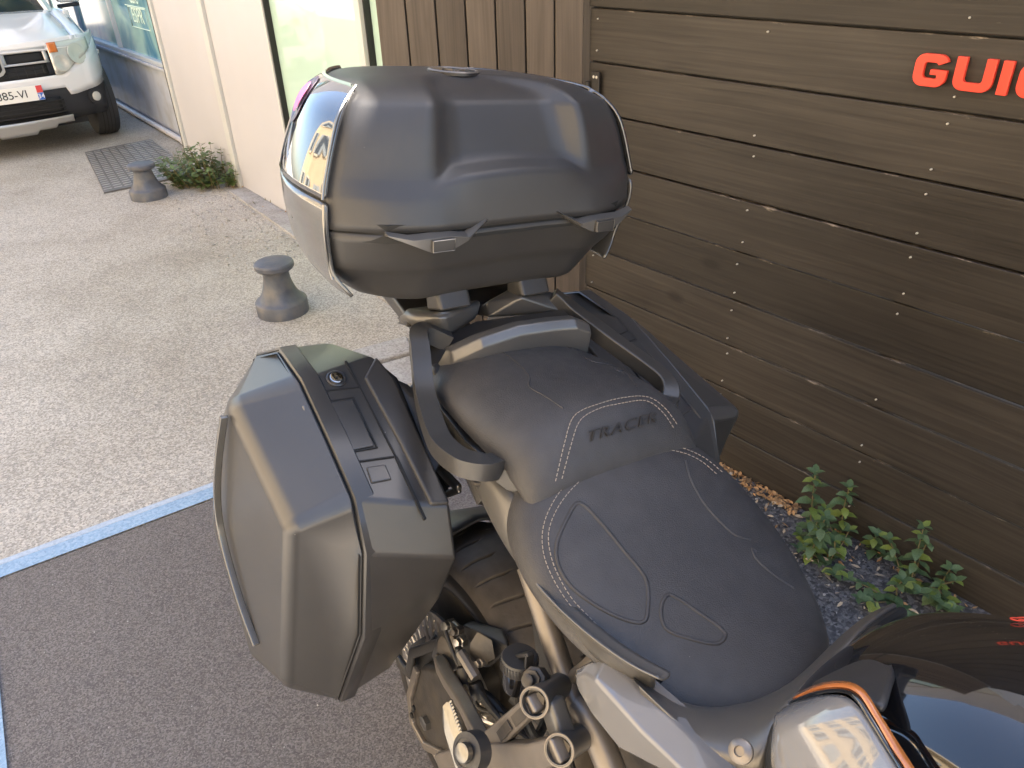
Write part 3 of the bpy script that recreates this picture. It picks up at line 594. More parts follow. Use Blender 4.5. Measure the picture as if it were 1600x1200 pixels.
# skid plate, lower grille
skin('skid_plate', .2, .3, -.43, .43, .012, 'car_silver', zf=lambda y: (.205+.03*(abs(y) > .3)-.03*(abs(y) < .15), .285+.01*abs(y)), ny=40)
for k in range(4): skin('lower_bar', .32+k*.03, .327+k*.03, -.40, .40, .0, 'iron', nz=1)
skin('lower_grille', .3, .44, -.38, .38, -.004, 'black')
# bonnet, wings, cabin
def top(y, x):   # x from 0 front to 1 at the windscreen
    return .845+.03*x**.5+.15*x-.02*(abs(y)/HW)**2
def bonnet(name, y0, y1, m, off=0, edge=None):
    g = G(CX); rows = []
    for k in range(13):
        f = k/12; row = []
        for i in range(15):
            y = y0+(y1-y0)*i/14; xs = plan(y, .72)-.012; x = xs+(-1.02-xs)*f
            row.append((x, y, top(y, f)-.045*(1-f)**6+off-(.008*math.exp(-((abs(y)-.33)/.03)**2))))
        rows.append(row)
    g.loft(rows, False, (False, False)); return g.build(name, m, car, solid=.015, smooth=70)
bonnet('bonnet', -.63, .63, 'white')
for sgn in (-1, 1):
    g = G(CX); rows = []
    for k in range(25):
        f = k/24; x = -.30-.95*f; row = []; nx = max(0, (.0-(x+.55))) 
        for i, (yy, zz) in enumerate(((.638, 0), (.715, -.004), (.775, -.03), (.82, -.08), (.84, -.16), (.845, -.26), (.845, -.36))):
            xs = plan(yy, .72)-.012; xx = xs+(-1.15-xs)*f; zt = top(.63, f)-.045*(1-f)**6+zz
            if i == 6: zt = .62 if abs(xx+.60) > .37 else max(zt, .32+math.sqrt(max(0, .39**2-(xx+.60)**2)))
            if i == 5: zt = max(zt, .70)
            row.append((xx, yy*sgn, zt))
        rows.append(row)
    g.loft(rows, False, (False, False)); g.build('front_wing', 'white', car, solid=.012, smooth=60)
    g = G(CX); g.box((-2.35, .78*sgn, .58), (2.3, .05, .62)); g.build('side_body', 'white', car, bevel=.02)
    g = G(CX); g.box((-1.25, .78*sgn, .75), (.4, .05, .5)); g.build('wing_filler', 'white', car, bevel=.01)
    g = G(CX); g.loft([[(-1.02, .64*sgn, 1.0), (-1.1, .69*sgn, 1.0), (-1.1, .68*sgn, .98), (-1.02, .62*sgn, .98)], [(-1.62, .53*sgn, 1.52), (-1.70, .56*sgn, 1.5), (-1.7, .54*sgn, 1.48), (-1.64, .5*sgn, 1.49)]]); g.build('windscreen_pillar', 'white', car)
    for xw in (-.60, -3.1):
        g = G(CX); g.lathe((xw, .645*sgn, .315), (0, sgn, 0), [(.19, .0), (.27, .0), (.305, .01), (.318, .03), (.322, .09), (.322, .12), (.318, .17), (.305, .19), (.27, .195), (.20, .18)], 48); wh = g.build('wheel', 'tyre_dark', car)
        g = G(CX); g.lathe((xw, .645*sgn, .315), (0, sgn, 0), [(.02, .14), (.19, .15), (.20, .18), (.2, .1), (.05, .1)], 24); g.build('rim', 'car_silver', wh)
        g = G(CX)
        for i in range(5):
            for k in range(5): pass
        for d in (.055, .085, .115, .145): g.lathe((xw, .645*sgn, .315), (0, sgn, 0), [(.3225, d-.003), (.3235, d), (.3225, d+.003)], 48, (False, False))
        g.build('tread_grooves', 'black', wh)
    g = G(CX); g.loft([[(-1.42, (.80+.02*0)*sgn, .99), (-1.42, .98*sgn, 1.0), (-1.42, .98*sgn, 1.03), (-1.42, .80*sgn, 1.02)], [(-1.52, .8*sgn, .99), (-1.52, .98*sgn, 1.0), (-1.52, .98*sgn, 1.03), (-1.52, .8*sgn, 1.02)]]); mr_ = g.build('mirror', 'car_black', car, bevel=.006)
    g = G(CX); g.box((-1.47, .9*sgn, 1.09), (.12, .19, .11)); g.build('mirror_housing', 'white', mr_, bevel=.02)
g = G(CX); g.faces([(-1.03, -.62, .99), (-1.03, .62, .99), (-1.66, .52, 1.5), (-1.66, -.52, 1.5)], [(0,1,2,3)]); g.build('windscreen', 'carglass', car, solid=.006)
g = G(CX); g.faces([(-1.66, -.55, 1.5), (-1.66, .55, 1.5), (-3.6, .52, 1.52), (-3.6, -.52, 1.52)], [(0,1,2,3)]); g.build('roof', 'white', car, solid=.03)
for sgn in (-1, 1):
    g = G(CX); g.faces([(-1.15, .70*sgn, .9), (-1.66, .56*sgn, 1.5), (-3.6, .53*sgn, 1.5), (-3.75, .72*sgn, .9)], [(0,1,2,3)]); g.build('side_window', 'carglass', car, solid=.006)
g = G(CX); g.box((-3.7, 0, .8), (.06, 1.5, 1.0)); g.build('tailgate', 'white', car)
g = G(CX); g.box((-1.9, 0, .30), (3.5, 1.1, .2)); g.build('underbody', 'black', car)
g = G(CX); g.box((-1.06, 0, .985), (.10, 1.22, .02)); g.build('cowl', 'car_black', car)
# ---------------------------------------------------------------- motorcycle (leaning on its stand); design axes: l forward, s towards the street side, u up
bike = thing('motorcycle', 'dark touring motorcycle with hard side cases and a top case parked by the fence', 'motorcycle')
ea, eL = R_(32.5), R_(7.1)
ef = Vector((math.sin(ea), -math.cos(ea), 0)); n0 = Vector((-math.cos(ea), -math.sin(ea), 0)); es = n0*math.cos(eL)+Z*math.sin(eL); eu = Z*math.cos(eL)-n0*math.sin(eL)
bike.matrix_world = Matrix(((ef.x, -es.x, eu.x, -.081), (ef.y, -es.y, eu.y, .914), (ef.z, -es.z, eu.z, .0), (0, 0, 0, 1)))
BX = lambda p: (p[0], -p[1], p[2])
def MX(sg, k=1): return lambda p: (p[0], -p[1]*(1 if sg == 1 else -k), p[2])
def bvh_of(o):
    bpy.context.view_layer.update(); return BVHTree.FromObject(o, bpy.context.evaluated_depsgraph_get())
EYE = Vector((.8144, -.6111, 1.4859))
def drop(bv, p, off=0, axis=None):          # lay a design point on a surface
    a = (Vector(BX(p))-EYE).normalized() if axis is None else Vector(axis); h = bv.ray_cast(Vector(BX(p))-a*.3, a)
    if h[0] is None: h = bv.find_nearest(Vector(BX(p)))
    q = h[0]+h[1]*off*(1 if h[1].dot(a) < 0 else -1); return (q[0], -q[1], q[2]), h[1]
# ---- rear wheel
def tyre_mesh(part):
    g = G(BX); N_ = 620; prof = []
    half = [(.0, .3165), (.012, .316), (.024, .3148), (.036, .3125), (.048, .309), (.060, .304), (.070, .298), (.079, .290), (.086, .279), (.0885, .267), (.087, .25), (.078, .232), (.068, .222)]
    tread, wall_ = half[:9], half[8:]
    prof = [(-a, r) for a, r in tread[::-1]][:-1]+tread if part == 0 else ([(a*part, r) for a, r in wall_])
    fine = []
    for (a0, r0), (a1, r1) in zip(prof, prof[1:]):
        for t in (0, .34, .67): fine.append((a0+(a1-a0)*t, r0+(r1-r0)*t))
    fine.append(prof[-1]); prof = fine if part == 0 else prof
    ths = [-1.2+2.4*k/760 for k in range(760)]+[1.2+(2*math.pi-2.4)*k/120 for k in range(120)] if part == 0 else [2*math.pi*k/160 for k in range(160)]
    rows = []
    for th in ths:
        row = []
        for s_, r in prof:
            d = 0; x = abs(s_)
            ph = (th+.9*max(0, x-.03)**1.0-(.08 if s_ > 0 else 0)) % .16
            if part == 0 and .014 < x < .074 and ph < .018: d = .006*math.sin(math.pi*ph/.018)*min(1, (x-.014)/.008, (.074-x)/.008)
            row.append(((r-d)*math.sin(th), s_, .315+(r-d)*math.cos(th)))
        rows.append(row)
    rows.append(rows[0]); g.loft(rows, False, (False, False)).weld(); return g
wheel = G(BX).lathe((0, -.065, .315), (0, 1, 0), [(.19, 0), (.222, -.004), (.224, .003), (.205, .02), (.2, .065), (.205, .11), (.224, .127), (.222, .134), (.19, .13)], 64).build('rear_wheel', 'dark_metal', bike)
tyre_mesh(0).build('tyre', 'rubber', wheel, smooth=60)
for sg in (1, -1): tyre_mesh(sg).build('sidewall', 'plastic_sat', wheel, smooth=60)
for k in range(5):
    g = G(BX); a = 2*math.pi*k/5; 
    g.bar([(.03*math.sin(a), 0, .315+.03*math.cos(a)), (.2*math.sin(a), 0, .315+.2*math.cos(a))], [.05, .03], [.06, .03], up=(0, 1, 0)); g.build('spoke', 'dark_metal', wheel, bevel=.006)
g = G(BX); g.lathe((0, -.1, .315), (0, 1, 0), [(.012, -.03), (.04, -.03), (.05, 0), (.05, .16), (.035, .2), (.012, .2)], 24); g.build('hub', 'dark_metal', wheel)
g = G(BX); ringv = []
dk = G(BX); dk.lathe((0, .100, .315), (0, 1, 0), [(.10, 0), (.192, 0), (.192, .005), (.10, .005)], 72, (False, False)); 
cut = G(BX)
for i in range(40):
    a = 2*math.pi*i/40
    for j in range(3): r = .137+.02*j; aa = a+.05*j; cut.lathe((r*math.sin(aa), .094, .315+r*math.cos(aa)), (0, 1, 0), [(.0036, 0), (.0036, .02)], 8)
# close the ring then drill it
for f in list(dk.bm.faces): pass
vs = dk.bm.verts[:]
bmesh.ops.bridge_loops(dk.bm, edges=[e for e in dk.bm.edges if e.is_boundary])
disc = dk.build('brake_disc', 'steel', wheel); cutter = cut.build('cutter', 'steel')
md = disc.modifiers.new('holes', 'BOOLEAN'); md.object = cutter; md.operation = 'DIFFERENCE'; md.solver = 'EXACT'
cutter.matrix_world = bike.matrix_world
bpy.context.view_layer.update(); dg = bpy.context.evaluated_depsgraph_get(); nm = bpy.data.meshes.new_from_object(disc.evaluated_get(dg)); disc.modifiers.clear(); disc.data = nm; bpy.data.objects.remove(cutter)
# ---- swingarm, axle, caliper, exhaust
g = G(BX)
for sg in (1, -1): g.bar([(-.06, .125*sg, .315), (.08, .125*sg, .335), (.25, .12*sg, .37), (.52, .1*sg, .40)], [.028, .03, .04, .05], [.05, .06, .075, .08])
g.bar([(.47, .1, .4), (.47, -.1, .4)], .08, .07)
swing = g.build('swingarm', 'dark_metal', bike, bevel=.008)
g = G(BX); g.lathe((0, .135, .315), (0, 1, 0), [(.022, 0), (.022, .012), (.014, .012), (.014, .024), (.008, .026)], 6); g.build('axle_nut', 'alu', swing)
cal = G(BX); cal.hull([(0.043,0.1,0.573),(0.12,0.085,0.61),(0.16,0.1,0.617),(0.135,0.12,0.561),(0.075,0.125,0.521),(0.041,0.125,0.539),(0.05,0.12,0.579),(0.055,0.07,0.464),(0.066,0.05,0.537)]); cal = cal.build('brake_caliper', 'plastic', bike, bevel=.006)
for a, m, r in (((0.039,0.14,0.576), 'alu', .008), ((0.076,0.14,0.574), 'steel', .007), ((0.026,0.145,0.495), 'alu', .008), ((0.128,0.135,0.574), 'frame', .006), ((0.067,0.142,0.59), 'dark_metal', .006)):
    g = G(BX); g.lathe(a, (.2, 1, .3), [(r*1.3, -.012), (r*1.3, 0), (r, .001), (r, .008), (r*.5, .0085)], 6); g.build('bolt', m, cal)
g = G(BX); g.prism([(0.007,0.13,0.533),(0.046,0.13,0.59),(0.066,0.13,0.594),(0.036,0.13,0.549),(0.021,0.13,0.494),(-0.001,0.13,0.451),(-0.015,0.13,0.458)], (0, .008, 0)); g.build('disc_bracket', 'alu', cal, bevel=.002)
g = G(BX); g.lathe((0.042,0.132,0.518), (.15, 1, .25), [(.030, 0), (.030, .006), (.024, .008)], 24); g.build('caliper_cover', 'frame', cal)
g = G(BX); g.hull([(0.104,0.14,0.597),(0.107,0.13,0.621),(0.137,0.12,0.623),(0.149,0.12,0.594),(0.126,0.13,0.562),(0.104,0.14,0.574)]); g.build('caliper_body', 'dark_metal', cal, bevel=.005)
def hose(pts, r, m='hose', name='brake_hose', parent=None):
    g = G(BX); g.tube(smooth_path(pts, 5), r, 10); return g.build(name, m, parent or bike)
hose([(0.089,0.15,0.579),(0.103,0.15,0.554),(0.134,0.15,0.549),(0.153,0.15,0.548),(0.179,0.14,0.527),(0.217,0.13,0.52),(0.295,0.12,0.547)], .006)
hose([(0.047,0.15,0.578),(0.087,0.152,0.553),(0.13,0.15,0.531),(0.149,0.145,0.505),(0.199,0.13,0.528),(0.255,0.11,0.514)], .0035)
hose([(0.128,0.14,0.517),(0.164,0.13,0.519),(0.221,0.12,0.504),(0.304,0.1,0.515),(0.364,0.09,0.513)], .011)
hose([(0.209,0.13,0.58),(0.262,0.11,0.57),(0.298,0.1,0.549),(0.334,0.1,0.511)], .008)
for p in ((0.116,0.152,0.55), (0.148,0.15,0.545)):
    g = G(BX); g.lathe(p, (-.5, 0, .7), [(.011, -.012), (.012, -.006), (.012, .006), (.010, .012)], 12); g.build('hose_clamp', 'iron', bike)
g = G(BX); g.tube([(0.097,0.15,0.576),(0.144,0.15,0.566)], .0085, 8); g.build('hose_sleeve', 'frame', bike)
# lower exhaust silencer behind the foot peg
ex = G(BX); outl = [(-0.035,0.15,0.422),(0.042,0.15,0.488),(0.089,0.15,0.469),(0.106,0.15,0.356),(0.062,0.15,0.297),(-0.004,0.15,0.246),(-0.056,0.15,0.255),(-0.07,0.15,0.309)]
ex.prism(outl, (0, -.10, 0)); exo = ex.build('silencer', 'dark_metal', bike, bevel=.012, bseg=3)
ex = G(BX); ex.bar([(-0.037,0.153,0.414),(-0.062,0.153,0.319),(-0.05,0.153,0.263),(0.001,0.153,0.255),(0.08,0.153,0.316)], .016, .010, up=(0, 1, 0)); ex.build('silencer_rim', 'frame', exo, bevel=.003)
for p in ((-0.035,0.16,0.32), (-0.042,0.16,0.293)):
    g = G(BX); g.lathe(p, (0, 1, 0), [(.0055, -.002), (.0055, .0015)], 12); g.build('rim_hole', 'black', exo)
# carrier behind the disc
cr_ = G(BX)
cr_.bar([(-0.159,0.13,0.31),(-0.11,0.13,0.319),(-0.046,0.1,0.448)], .012, .03); cr_.bar([(-0.09,0.14,0.344),(-0.079,0.14,0.407),(0.005,0.13,0.502)], .01, .02); cr_.hull([(-0.13,0.12,0.366),(-0.065,0.09,0.465),(-0.063,0.09,0.427),(-0.129,0.12,0.307),(-0.217,0.06,0.273),(-0.108,0.05,0.392)])
cr_.build('silencer_guard', 'plastic', bike, bevel=.004)
# hugger behind the wheel, inner fender and dark bulk under the seat
g = G(BX); rows = []
for k in range(15):
    th = -1.45+1.15*k/14; rows.append([((.345)*math.sin(th), s_, .315+(.345-abs(s_)*.25)*math.cos(th)) for s_ in (-.10, -.05, 0, .05, .10)])
g.loft(rows, False, (False, False)); g.build('mudguard', 'plastic', bike, solid=.006)
g = G(BX); g.hull([(x, s_, z) for x, s_, z in ((.33, .07, .76), (.36, .07, .45), (.75, .10, .83), (.80, .11, .40), (.42, .08, .36))]+[(x, -s_, z) for x, s_, z in ((.33, .07, .76), (.36, .07, .45), (.75, .10, .83), (.80, .11, .40), (.42, .08, .36))]); g.build('engine_block', 'dark_metal', bike, bevel=.02)
g = G(BX); g.hull([(l, s_, u) for l, w, u in ((-.12, .07, .90), (-.12, .07, .84), (.28, .10, .84), (.30, .10, .78), (.55, .10, .74), (.52, .1, .79)) for s_ in (w, -w)]); g.build('subframe_tray', 'black', bike)
# ---- frame tubes
def ftube(pts, r, m='frame', name='frame_tube'):
    g = G(BX); g.tube(smooth_path(pts, 4), r, 14); return g.build(name, m, bike)
ftube([(0.202,0.12,0.814),(0.252,0.125,0.774),(0.308,0.13,0.726),(0.351,0.135,0.705),(0.397,0.135,0.687),(0.451,0.13,0.654)], .0155)
ftube([(0.366,0.13,0.815),(0.345,0.13,0.768),(0.311,0.12,0.71)], .010)
ftube([(0.355,0.14,0.717),(0.38,0.14,0.716),(0.429,0.14,0.676)], .018)
for sg in (-1,):
    g = G(MX(-1)); g.tube(smooth_path([(0.202,0.12,0.814),(0.252,0.125,0.774),(0.308,0.13,0.726),(0.397,0.135,0.687)], 4), .0155, 14); g.build('frame_tube', 'frame', bike)
g = G(BX); g.prism([(0.191,0.1,0.767),(0.218,0.105,0.736),(0.276,0.11,0.673),(0.235,0.11,0.646),(0.193,0.1,0.712)], (0, -.02, 0)); g.build('frame_gusset', 'plastic', bike, bevel=.004)
# ---- foot rest bracket
fb = G(BX)
H1p, H2p = (0.349,0.205,0.761), (0.401,0.205,0.74)
PJ = (0.269,0.2,0.597)
fb.bar([H1p, (0.309,0.205,0.681), PJ], [.022, .026, .036], [.016, .016, .016], up=(0, 1, 0))
fb.bar([H2p, (0.366,0.207,0.688), (0.305,0.207,0.618), (0.226,0.207,0.523), (0.149,0.207,0.421)], [.030, .034, .036, .034, .03], .018, up=(0, 1, 0))
fb.bar([(0.268,0.205,0.574), (0.227,0.2,0.576), (0.168,0.185,0.559), (0.092,0.168,0.526), (0.037,0.15,0.496)], [.03, .024, .022, .026, .03], [.02, .02, .02, .02, .02], up=(0, 1, 0))
fb.bar([(0.216,0.2,0.503), (0.155,0.185,0.487), (0.107,0.17,0.484)], [.014, .010, .008], .012, up=(0, 1, 0))
fbo = fb.build('foot_rest_bracket', 'frame', bike, bevel=.004, bseg=3)
for a, b_ in (((0.348,0.215,0.755), (0.324,0.215,0.706)), ((0.317,0.215,0.693), (0.297,0.214,0.648))):
    g = G(BX); A, B2 = Vector(a), Vector(b_); g.bar([A, B2], .013, .0015, up=(0, 1, 0)); g.build('bracket_pocket', 'dark_metal', fbo)
for a, b_ in (((838, 1096), (872, 1072)), ((877, 1168), (912, 1150))): pass
for pa, pb_ in (((0.349,0.205,0.761), (0.323,0.15,0.726)), ((0.401,0.205,0.738), (0.379,0.15,0.701))):
    A, B2 = Vector(pa), Vector(pb_); d = (A-B2).normalized(); Lh = (A-B2).length
    g = G(BX); g.lathe(B2, d, [(.016, -.02), (.016, Lh*.6), (.0175, Lh), (.0185, Lh+.006), (.0150, Lh+.007), (.0145, Lh-.006), (.004, Lh-.008)], 28); bs = g.build('bracket_boss', 'satin', fbo)
    g = G(BX); g.lathe(A+d*.0, d, [(.0180, .0045), (.0186, .0056), (.0180, .0068), (.0166, .0070)], 28, (False, False)); g.build('boss_ring', 'frame', bs)
    g = G(BX); g.lathe(A-d*.012, d, [(.0095, 0), (.0095, .008), (.005, .0085)], 6); g.build('boss_bolt', 'dark_metal', bs)
g = G(BX); g.bar([(0.35,0.185,0.757), (0.386,0.185,0.719)], .030, .024, up=(0, 1, 0)); g.build('boss_link', 'satin', fbo, bevel=.006)
# peg
pg = G(BX); A, B2 = Vector((0.203,0.235,0.619)), Vector((0.267,0.235,0.548)); 
pg.loft([[A+Vector(v)*.7 for v in ((0,-.006,.008), (.010,-.004,.004), (.010,.004,-.006), (0,.008,-.01), (-.010,.006,-.004), (-.009,-.004,.004))], [A.lerp(B2, .25)+Vector(v) for v in ((0,-.008,.010), (.013,-.006,.006), (.013,.006,-.008), (0,.012,-.014), (-.015,.008,-.006), (-.012,-.006,.006))], [B2+Vector(v) for v in ((0,-.008,.010), (.013,-.006,.006), (.013,.006,-.008), (0,.012,-.014), (-.015,.008,-.006), (-.012,-.006,.006))]])
peg = pg.build('foot_peg', 'alu', bike, bevel=.003)
g = G(BX)
for k in range(14):
    for j in range(3):
        p = A.lerp(B2, .05+k*.052)+Vector((-.004+.008*j, -.006+.001*j, .0085-.003*j)); g.lathe(p, (.3, -.2, .9), [(.0028, -.003), (.0024, .002), (.0010, .0036)], 8)
g.build('peg_studs', 'alu', peg)
g = G(BX); g.lathe((0.297,0.262,0.651), (.1, 1, .5), [(.024, -.02), (.024, 0), (.017, .003), (.017, .002), (.0125, .002), (.012, .008), (.004, .009)], 28); pv = g.build('peg_pivot', 'plastic', peg)
g = G(BX); g.lathe((0.302,0.266,0.661), (.1, 1, .5), [(.0115, 0), (.0115, .008), (.009, .0095)], 20); g.build('pivot_cap', 'alu', pv)
# ---- brake fluid reservoir
RC = Vector((0.273,0.175,0.745)); RB = Vector((0.275,0.175,0.699)); rd = (RC-RB).normalized(); rl = (RC-RB).length
g = G(BX); g.lathe(RB, rd, [(.012, -.008), (.019, -.004), (.0205, .004), (.0205, rl*.62), (.0215, rl*.63)], 36); res = g.build('fluid_reservoir', 'gloss_black', bike)
prof = [(.0225, rl*.62), (.0235, rl*.66), (.0235, rl*.98), (.022, rl*1.03), (.006, rl*1.04)]
g = G(BX); g.lathe(RB, rd, prof, 36); cp_ = g.build('reservoir_cap', 'plastic', res)
g = G(BX)
u_ = rd.orthogonal().normalized(); b2 = rd.cross(u_)
for k in range(36):
    a = 2*math.pi*k/36; d = u_*math.cos(a)+b2*math.sin(a); g.bar([RB+d*.0238+rd*rl*.67, RB+d*.0238+rd*rl*.96], .0015, .0016, up=tuple(d))
g.build('cap_ribs', 'plastic_sat', cp_)
g = G(BX); T = RB+rd*(rl*1.06); sx = (Vector((0.303,0.175,0.785))-Vector((0.25,0.175,0.729))).normalized(); g.bar([T-sx*.016, T+sx*.03], .010, .005, up=tuple(rd)); g.bar([T+sx*.027, T+sx*.028-rd*.035], .012, .004, up=tuple(sx)); g.build('cap_clip', 'plastic_sat', cp_, bevel=.001)
g = G(BX); g.lathe((0.316,0.185,0.752), (.2, .8, .6), [(.016, -.015), (.016, 0), (.012, .002), (.012, .006), (.006, .007)], 8); g.build('reservoir_bolt', 'dark_metal', res)
g = G(BX); g.lathe((0.318,0.194,0.758), (.2, .8, .6), [(.008, 0), (.008, .004), (.005, .0055)], 12); g.build('bolt_head', 'dark_metal', res)
hose([RB, RB-rd*.03+Vector((.008, 0, 0)), RB-rd*.07+Vector((.03, -.01, 0)), (0.285,0.13,0.607)], .0065)
# ---- side cases
SEAM = [(-.223,.985),(-.13,.975),(-.036,.932),(.05,.887),(.082,.818),(.070,.66),(-.035,.42),(-.20,.355),(-.37,.46),(-.43,.68),(-.35,.92)]
INN = [(-.26,.2,.96), (-0.1455,0.18,0.9836), (-0.1015,0.1675,0.9621), (0.0971,0.1794,0.8649), (0.119,0.178,0.79), (0.08,0.178,0.689), (-.09,.178,.38),(-.22,.178,.34),(-.37,.178,.45),(-.43,.178,.68),(-.35,.178,.92)]
def pt(c, s_): return [(l, s_, u) for l, u in c]
def inset(c, d):
    cx = sum(p[0] for p in c)/len(c); cz = sum(p[1] for p in c)/len(c); out = []
    for l, u in c: v = Vector((l-cx, u-cz)); out.append((l-v.x/v.length*d, u-v.y/v.length*d))
    return out
OUT = [(-0.199,0.385,0.928),(0.052,0.388,0.87),(-0.015,0.392,0.525),(-.20,.396,.415),(-.375,.40,.60),(-.285,.392,.84)]
def side_case(sg):
    X = MX(1) if sg == 1 else (lambda p: (-.22+(p[0]+.22)*1.22, p[1]*1.02, p[2]+.004))
    g = G(X); A = pt(SEAM, .298); B2 = INN
    g.loft([B2, A]); sc = g.build('side_case', 'case', bike, bevel=.006, bseg=3)
    g = G(X); g.loft([pt(inset(SEAM, .006), .2975), pt(inset(SEAM, .006), .304)], True, (False, False)); g.build('case_gap', 'black', sc)
    # lid
    g = G(X); n = len(SEAM); V = pt(SEAM, .3005)+OUT; o = n
    fs = [(10,0,1,o+0),(1,2,3,o+1,o+0)[:5],(3,4,5,6,o+2,o+1),(6,7,o+3,o+2),(7,8,o+4,o+3),(8,9,o+5,o+4),(9,10,o+0,o+5),(o,o+1,o+2,o+3,o+4,o+5),tuple(range(n))]
    g.faces(V, fs); ld_ = g.build('case_lid', 'lid_paint', sc, bevel=.020, bseg=5)
    ld_.modifiers['bevel'].limit_method = 'WEIGHT'; at = ld_.data.attributes.new('bevel_weight_edge', 'FLOAT', 'EDGE')
    for e in ld_.data.edges:
        k = sum(v >= n for v in e.vertices); at.data[e.index].value = (.2, .85, 1)[k]
    # rim band between lid and base
    g = G(X); g.loft([pt(inset(SEAM, -.0005), .270), pt(inset(SEAM, -.0025), .272), pt(inset(SEAM, -.0025), .296), pt(inset(SEAM, .001), .2978)], True, (False, False)); g.build('rim_band', 'case', sc, smooth=40)
    return sc, X
TP = [(-.13,.3,.975),(.05,.3,.887),(.095,.178,.866)]
nrm_ = (Vector(TP[1])-Vector(TP[0])).cross(Vector(TP[2])-Vector(TP[0])).normalized()
if nrm_.z < 0: nrm_ = -nrm_
for sg in (1, -1):
    sc, X = side_case(sg)
    def plate(name, pts, h, m='case', bev=.002):
        g = G(X); g.prism([Vector(p)-nrm_*.004 for p in pts], nrm_*(h+.004)); return g.build(name, m, sc, bevel=bev)
    def groove(pts, w=.0022, name='panel_joint'):
        g = G(X); g.bar([Vector(p)+nrm_*.0002 for p in pts], w, .004, up=tuple(nrm_)); return g.build(name, 'black', sc)
    hp = plate('handle_panel', [(-0.0867,0.2808,0.954),(-0.0836,0.2402,0.9528),(-0.0093,0.2411,0.9165),(-0.0122,0.2891,0.9175)], .0035)
    pl_ = plate('lock_panel', [(0.0158,0.2649,0.904),(0.0197,0.2386,0.9023),(0.0413,0.2395,0.8917),(0.0384,0.2678,0.8929)], .003)
    groove([(-0.108,0.2861,0.9643),(-0.0995,0.2223,0.9607),(0.0136,0.2194,0.9054)]); groove([(0.0027,0.2901,0.9102),(0.0121,0.2215,0.9062)]); groove([(-0.0078,0.2837,0.9154),(-0.0094,0.2894,0.9161)])
    groove([(-0.0906,0.2876,0.9558),(-0.0863,0.238,0.9541),(-0.0066,0.2386,0.9152),(-0.0107,0.2907,0.9168)]); groove([(0.0136,0.2194,0.9054),(0.1038,0.2217,0.8613)], .004); groove([(-0.0995,0.2223,0.9607),(-0.1453,0.224,0.9831)], .003)
    lk = (-0.1203,0.2495,0.9707) if sg == 1 else (.025, .225, .9)
    g = G(X); 
    lk = Vector(lk)
    if sg == -1: lk = lk+nrm_*((Vector(TP[0])-lk).dot(nrm_))
    g.lathe(lk, nrm_, [(.0145, -.002), (.0145, .003), (.0125, .0045), (.0105, .004)], 28); lo = g.build('lock', 'plastic_sat', sc)
    g = G(X); g.lathe(lk, nrm_, [(.0095, .003), (.0095, .0055), (.0082, .006)], 24); g.build('lock_ring', 'chrome', lo)
    g = G(X); g.bar([lk+nrm_*.0065-Vector((.004, 0, 0)), lk+nrm_*.0065+Vector((.004, 0, 0))], .0018, .001, up=tuple(nrm_)); g.build('key_slot', 'black', lo)
    # raised inner spine and stepped latch body
    sp_ = G(X); pts = [(-0.1425,0.1772,0.9821),(-0.0993,0.1675,0.9611),(0.0953,0.1794,0.8658),(0.0888,0.2062,0.8688),(-0.0074,0.2062,0.9158),(-0.112,0.2107,0.9669)]
    sp_.prism([Vector(p)-nrm_*.006 for p in pts], nrm_*.011); sp_.build('inner_spine', 'plastic', sc, bevel=.005, bseg=3)
    # hinge strip on the lid edge and outer trim
    hs = G(X); hs.bar([(-0.099,0.306,0.952),(-0.072,0.306,0.931),(-0.034,0.306,0.913)], .007, .009, up=tuple(nrm_)); hs.build('hinge_strip', 'satin', sc, bevel=.002)
    t = G(X); tp_ = smooth_path([(-0.188,0.394,0.912),(-0.225,0.402,0.816),(-0.263,0.404,0.708),(-0.252,0.404,0.637),(-0.189,0.402,0.561),(-0.125,0.399,0.519)], 5)
    t.bar(tp_, .007, .012, up=(0, 1, 0)); t.build('trim_strip', 'panel_silver', sc, bevel=.002)
    # mounting brackets towards the tail
    g = G(X); g.hull([(-0.102,0.165,0.963),(-0.103,0.14,0.946),(-0.078,0.13,0.855),(-0.043,0.17,0.875),(-0.129,0.17,0.941),(0,.12,.9),(.03,.17,.86)]); g.build('case_mount', 'plastic', sc, bevel=.005)
# bright bracket and number plate carrier seen between case and tail
g = G(BX); g.bar([(-0.149,0.13,0.894),(-0.088,0.13,0.85),(-0.015,0.13,0.839),(0.038,0.13,0.838)], .010, .014); g.bar([(0.038,0.13,0.838),(0.006,0.13,0.809),(-0.043,0.13,0.823)], .008, .012); g.build('case_rail', 'alu', bike, bevel=.003)
g = G(BX); g.hull([(-0.054,0.125,0.823),(-0.015,0.125,0.848),(0.019,0.125,0.832),(-0.01,0.125,0.807),(-0.088,0.1,0.786),(-0.035,0.1,0.788)]); g.build('rubber_stop', 'plastic', bike, bevel=.003)
g = G(BX); g.hull([(-0.154,0.125,0.905),(-0.12,0.125,0.942),(-0.045,0.13,0.873),(-0.069,0.13,0.858),(-0.13,0.135,0.904),(-.02,.09,.92),(.06,.09,.88)]); g.build('mount_block', 'plastic', bike, bevel=.006)
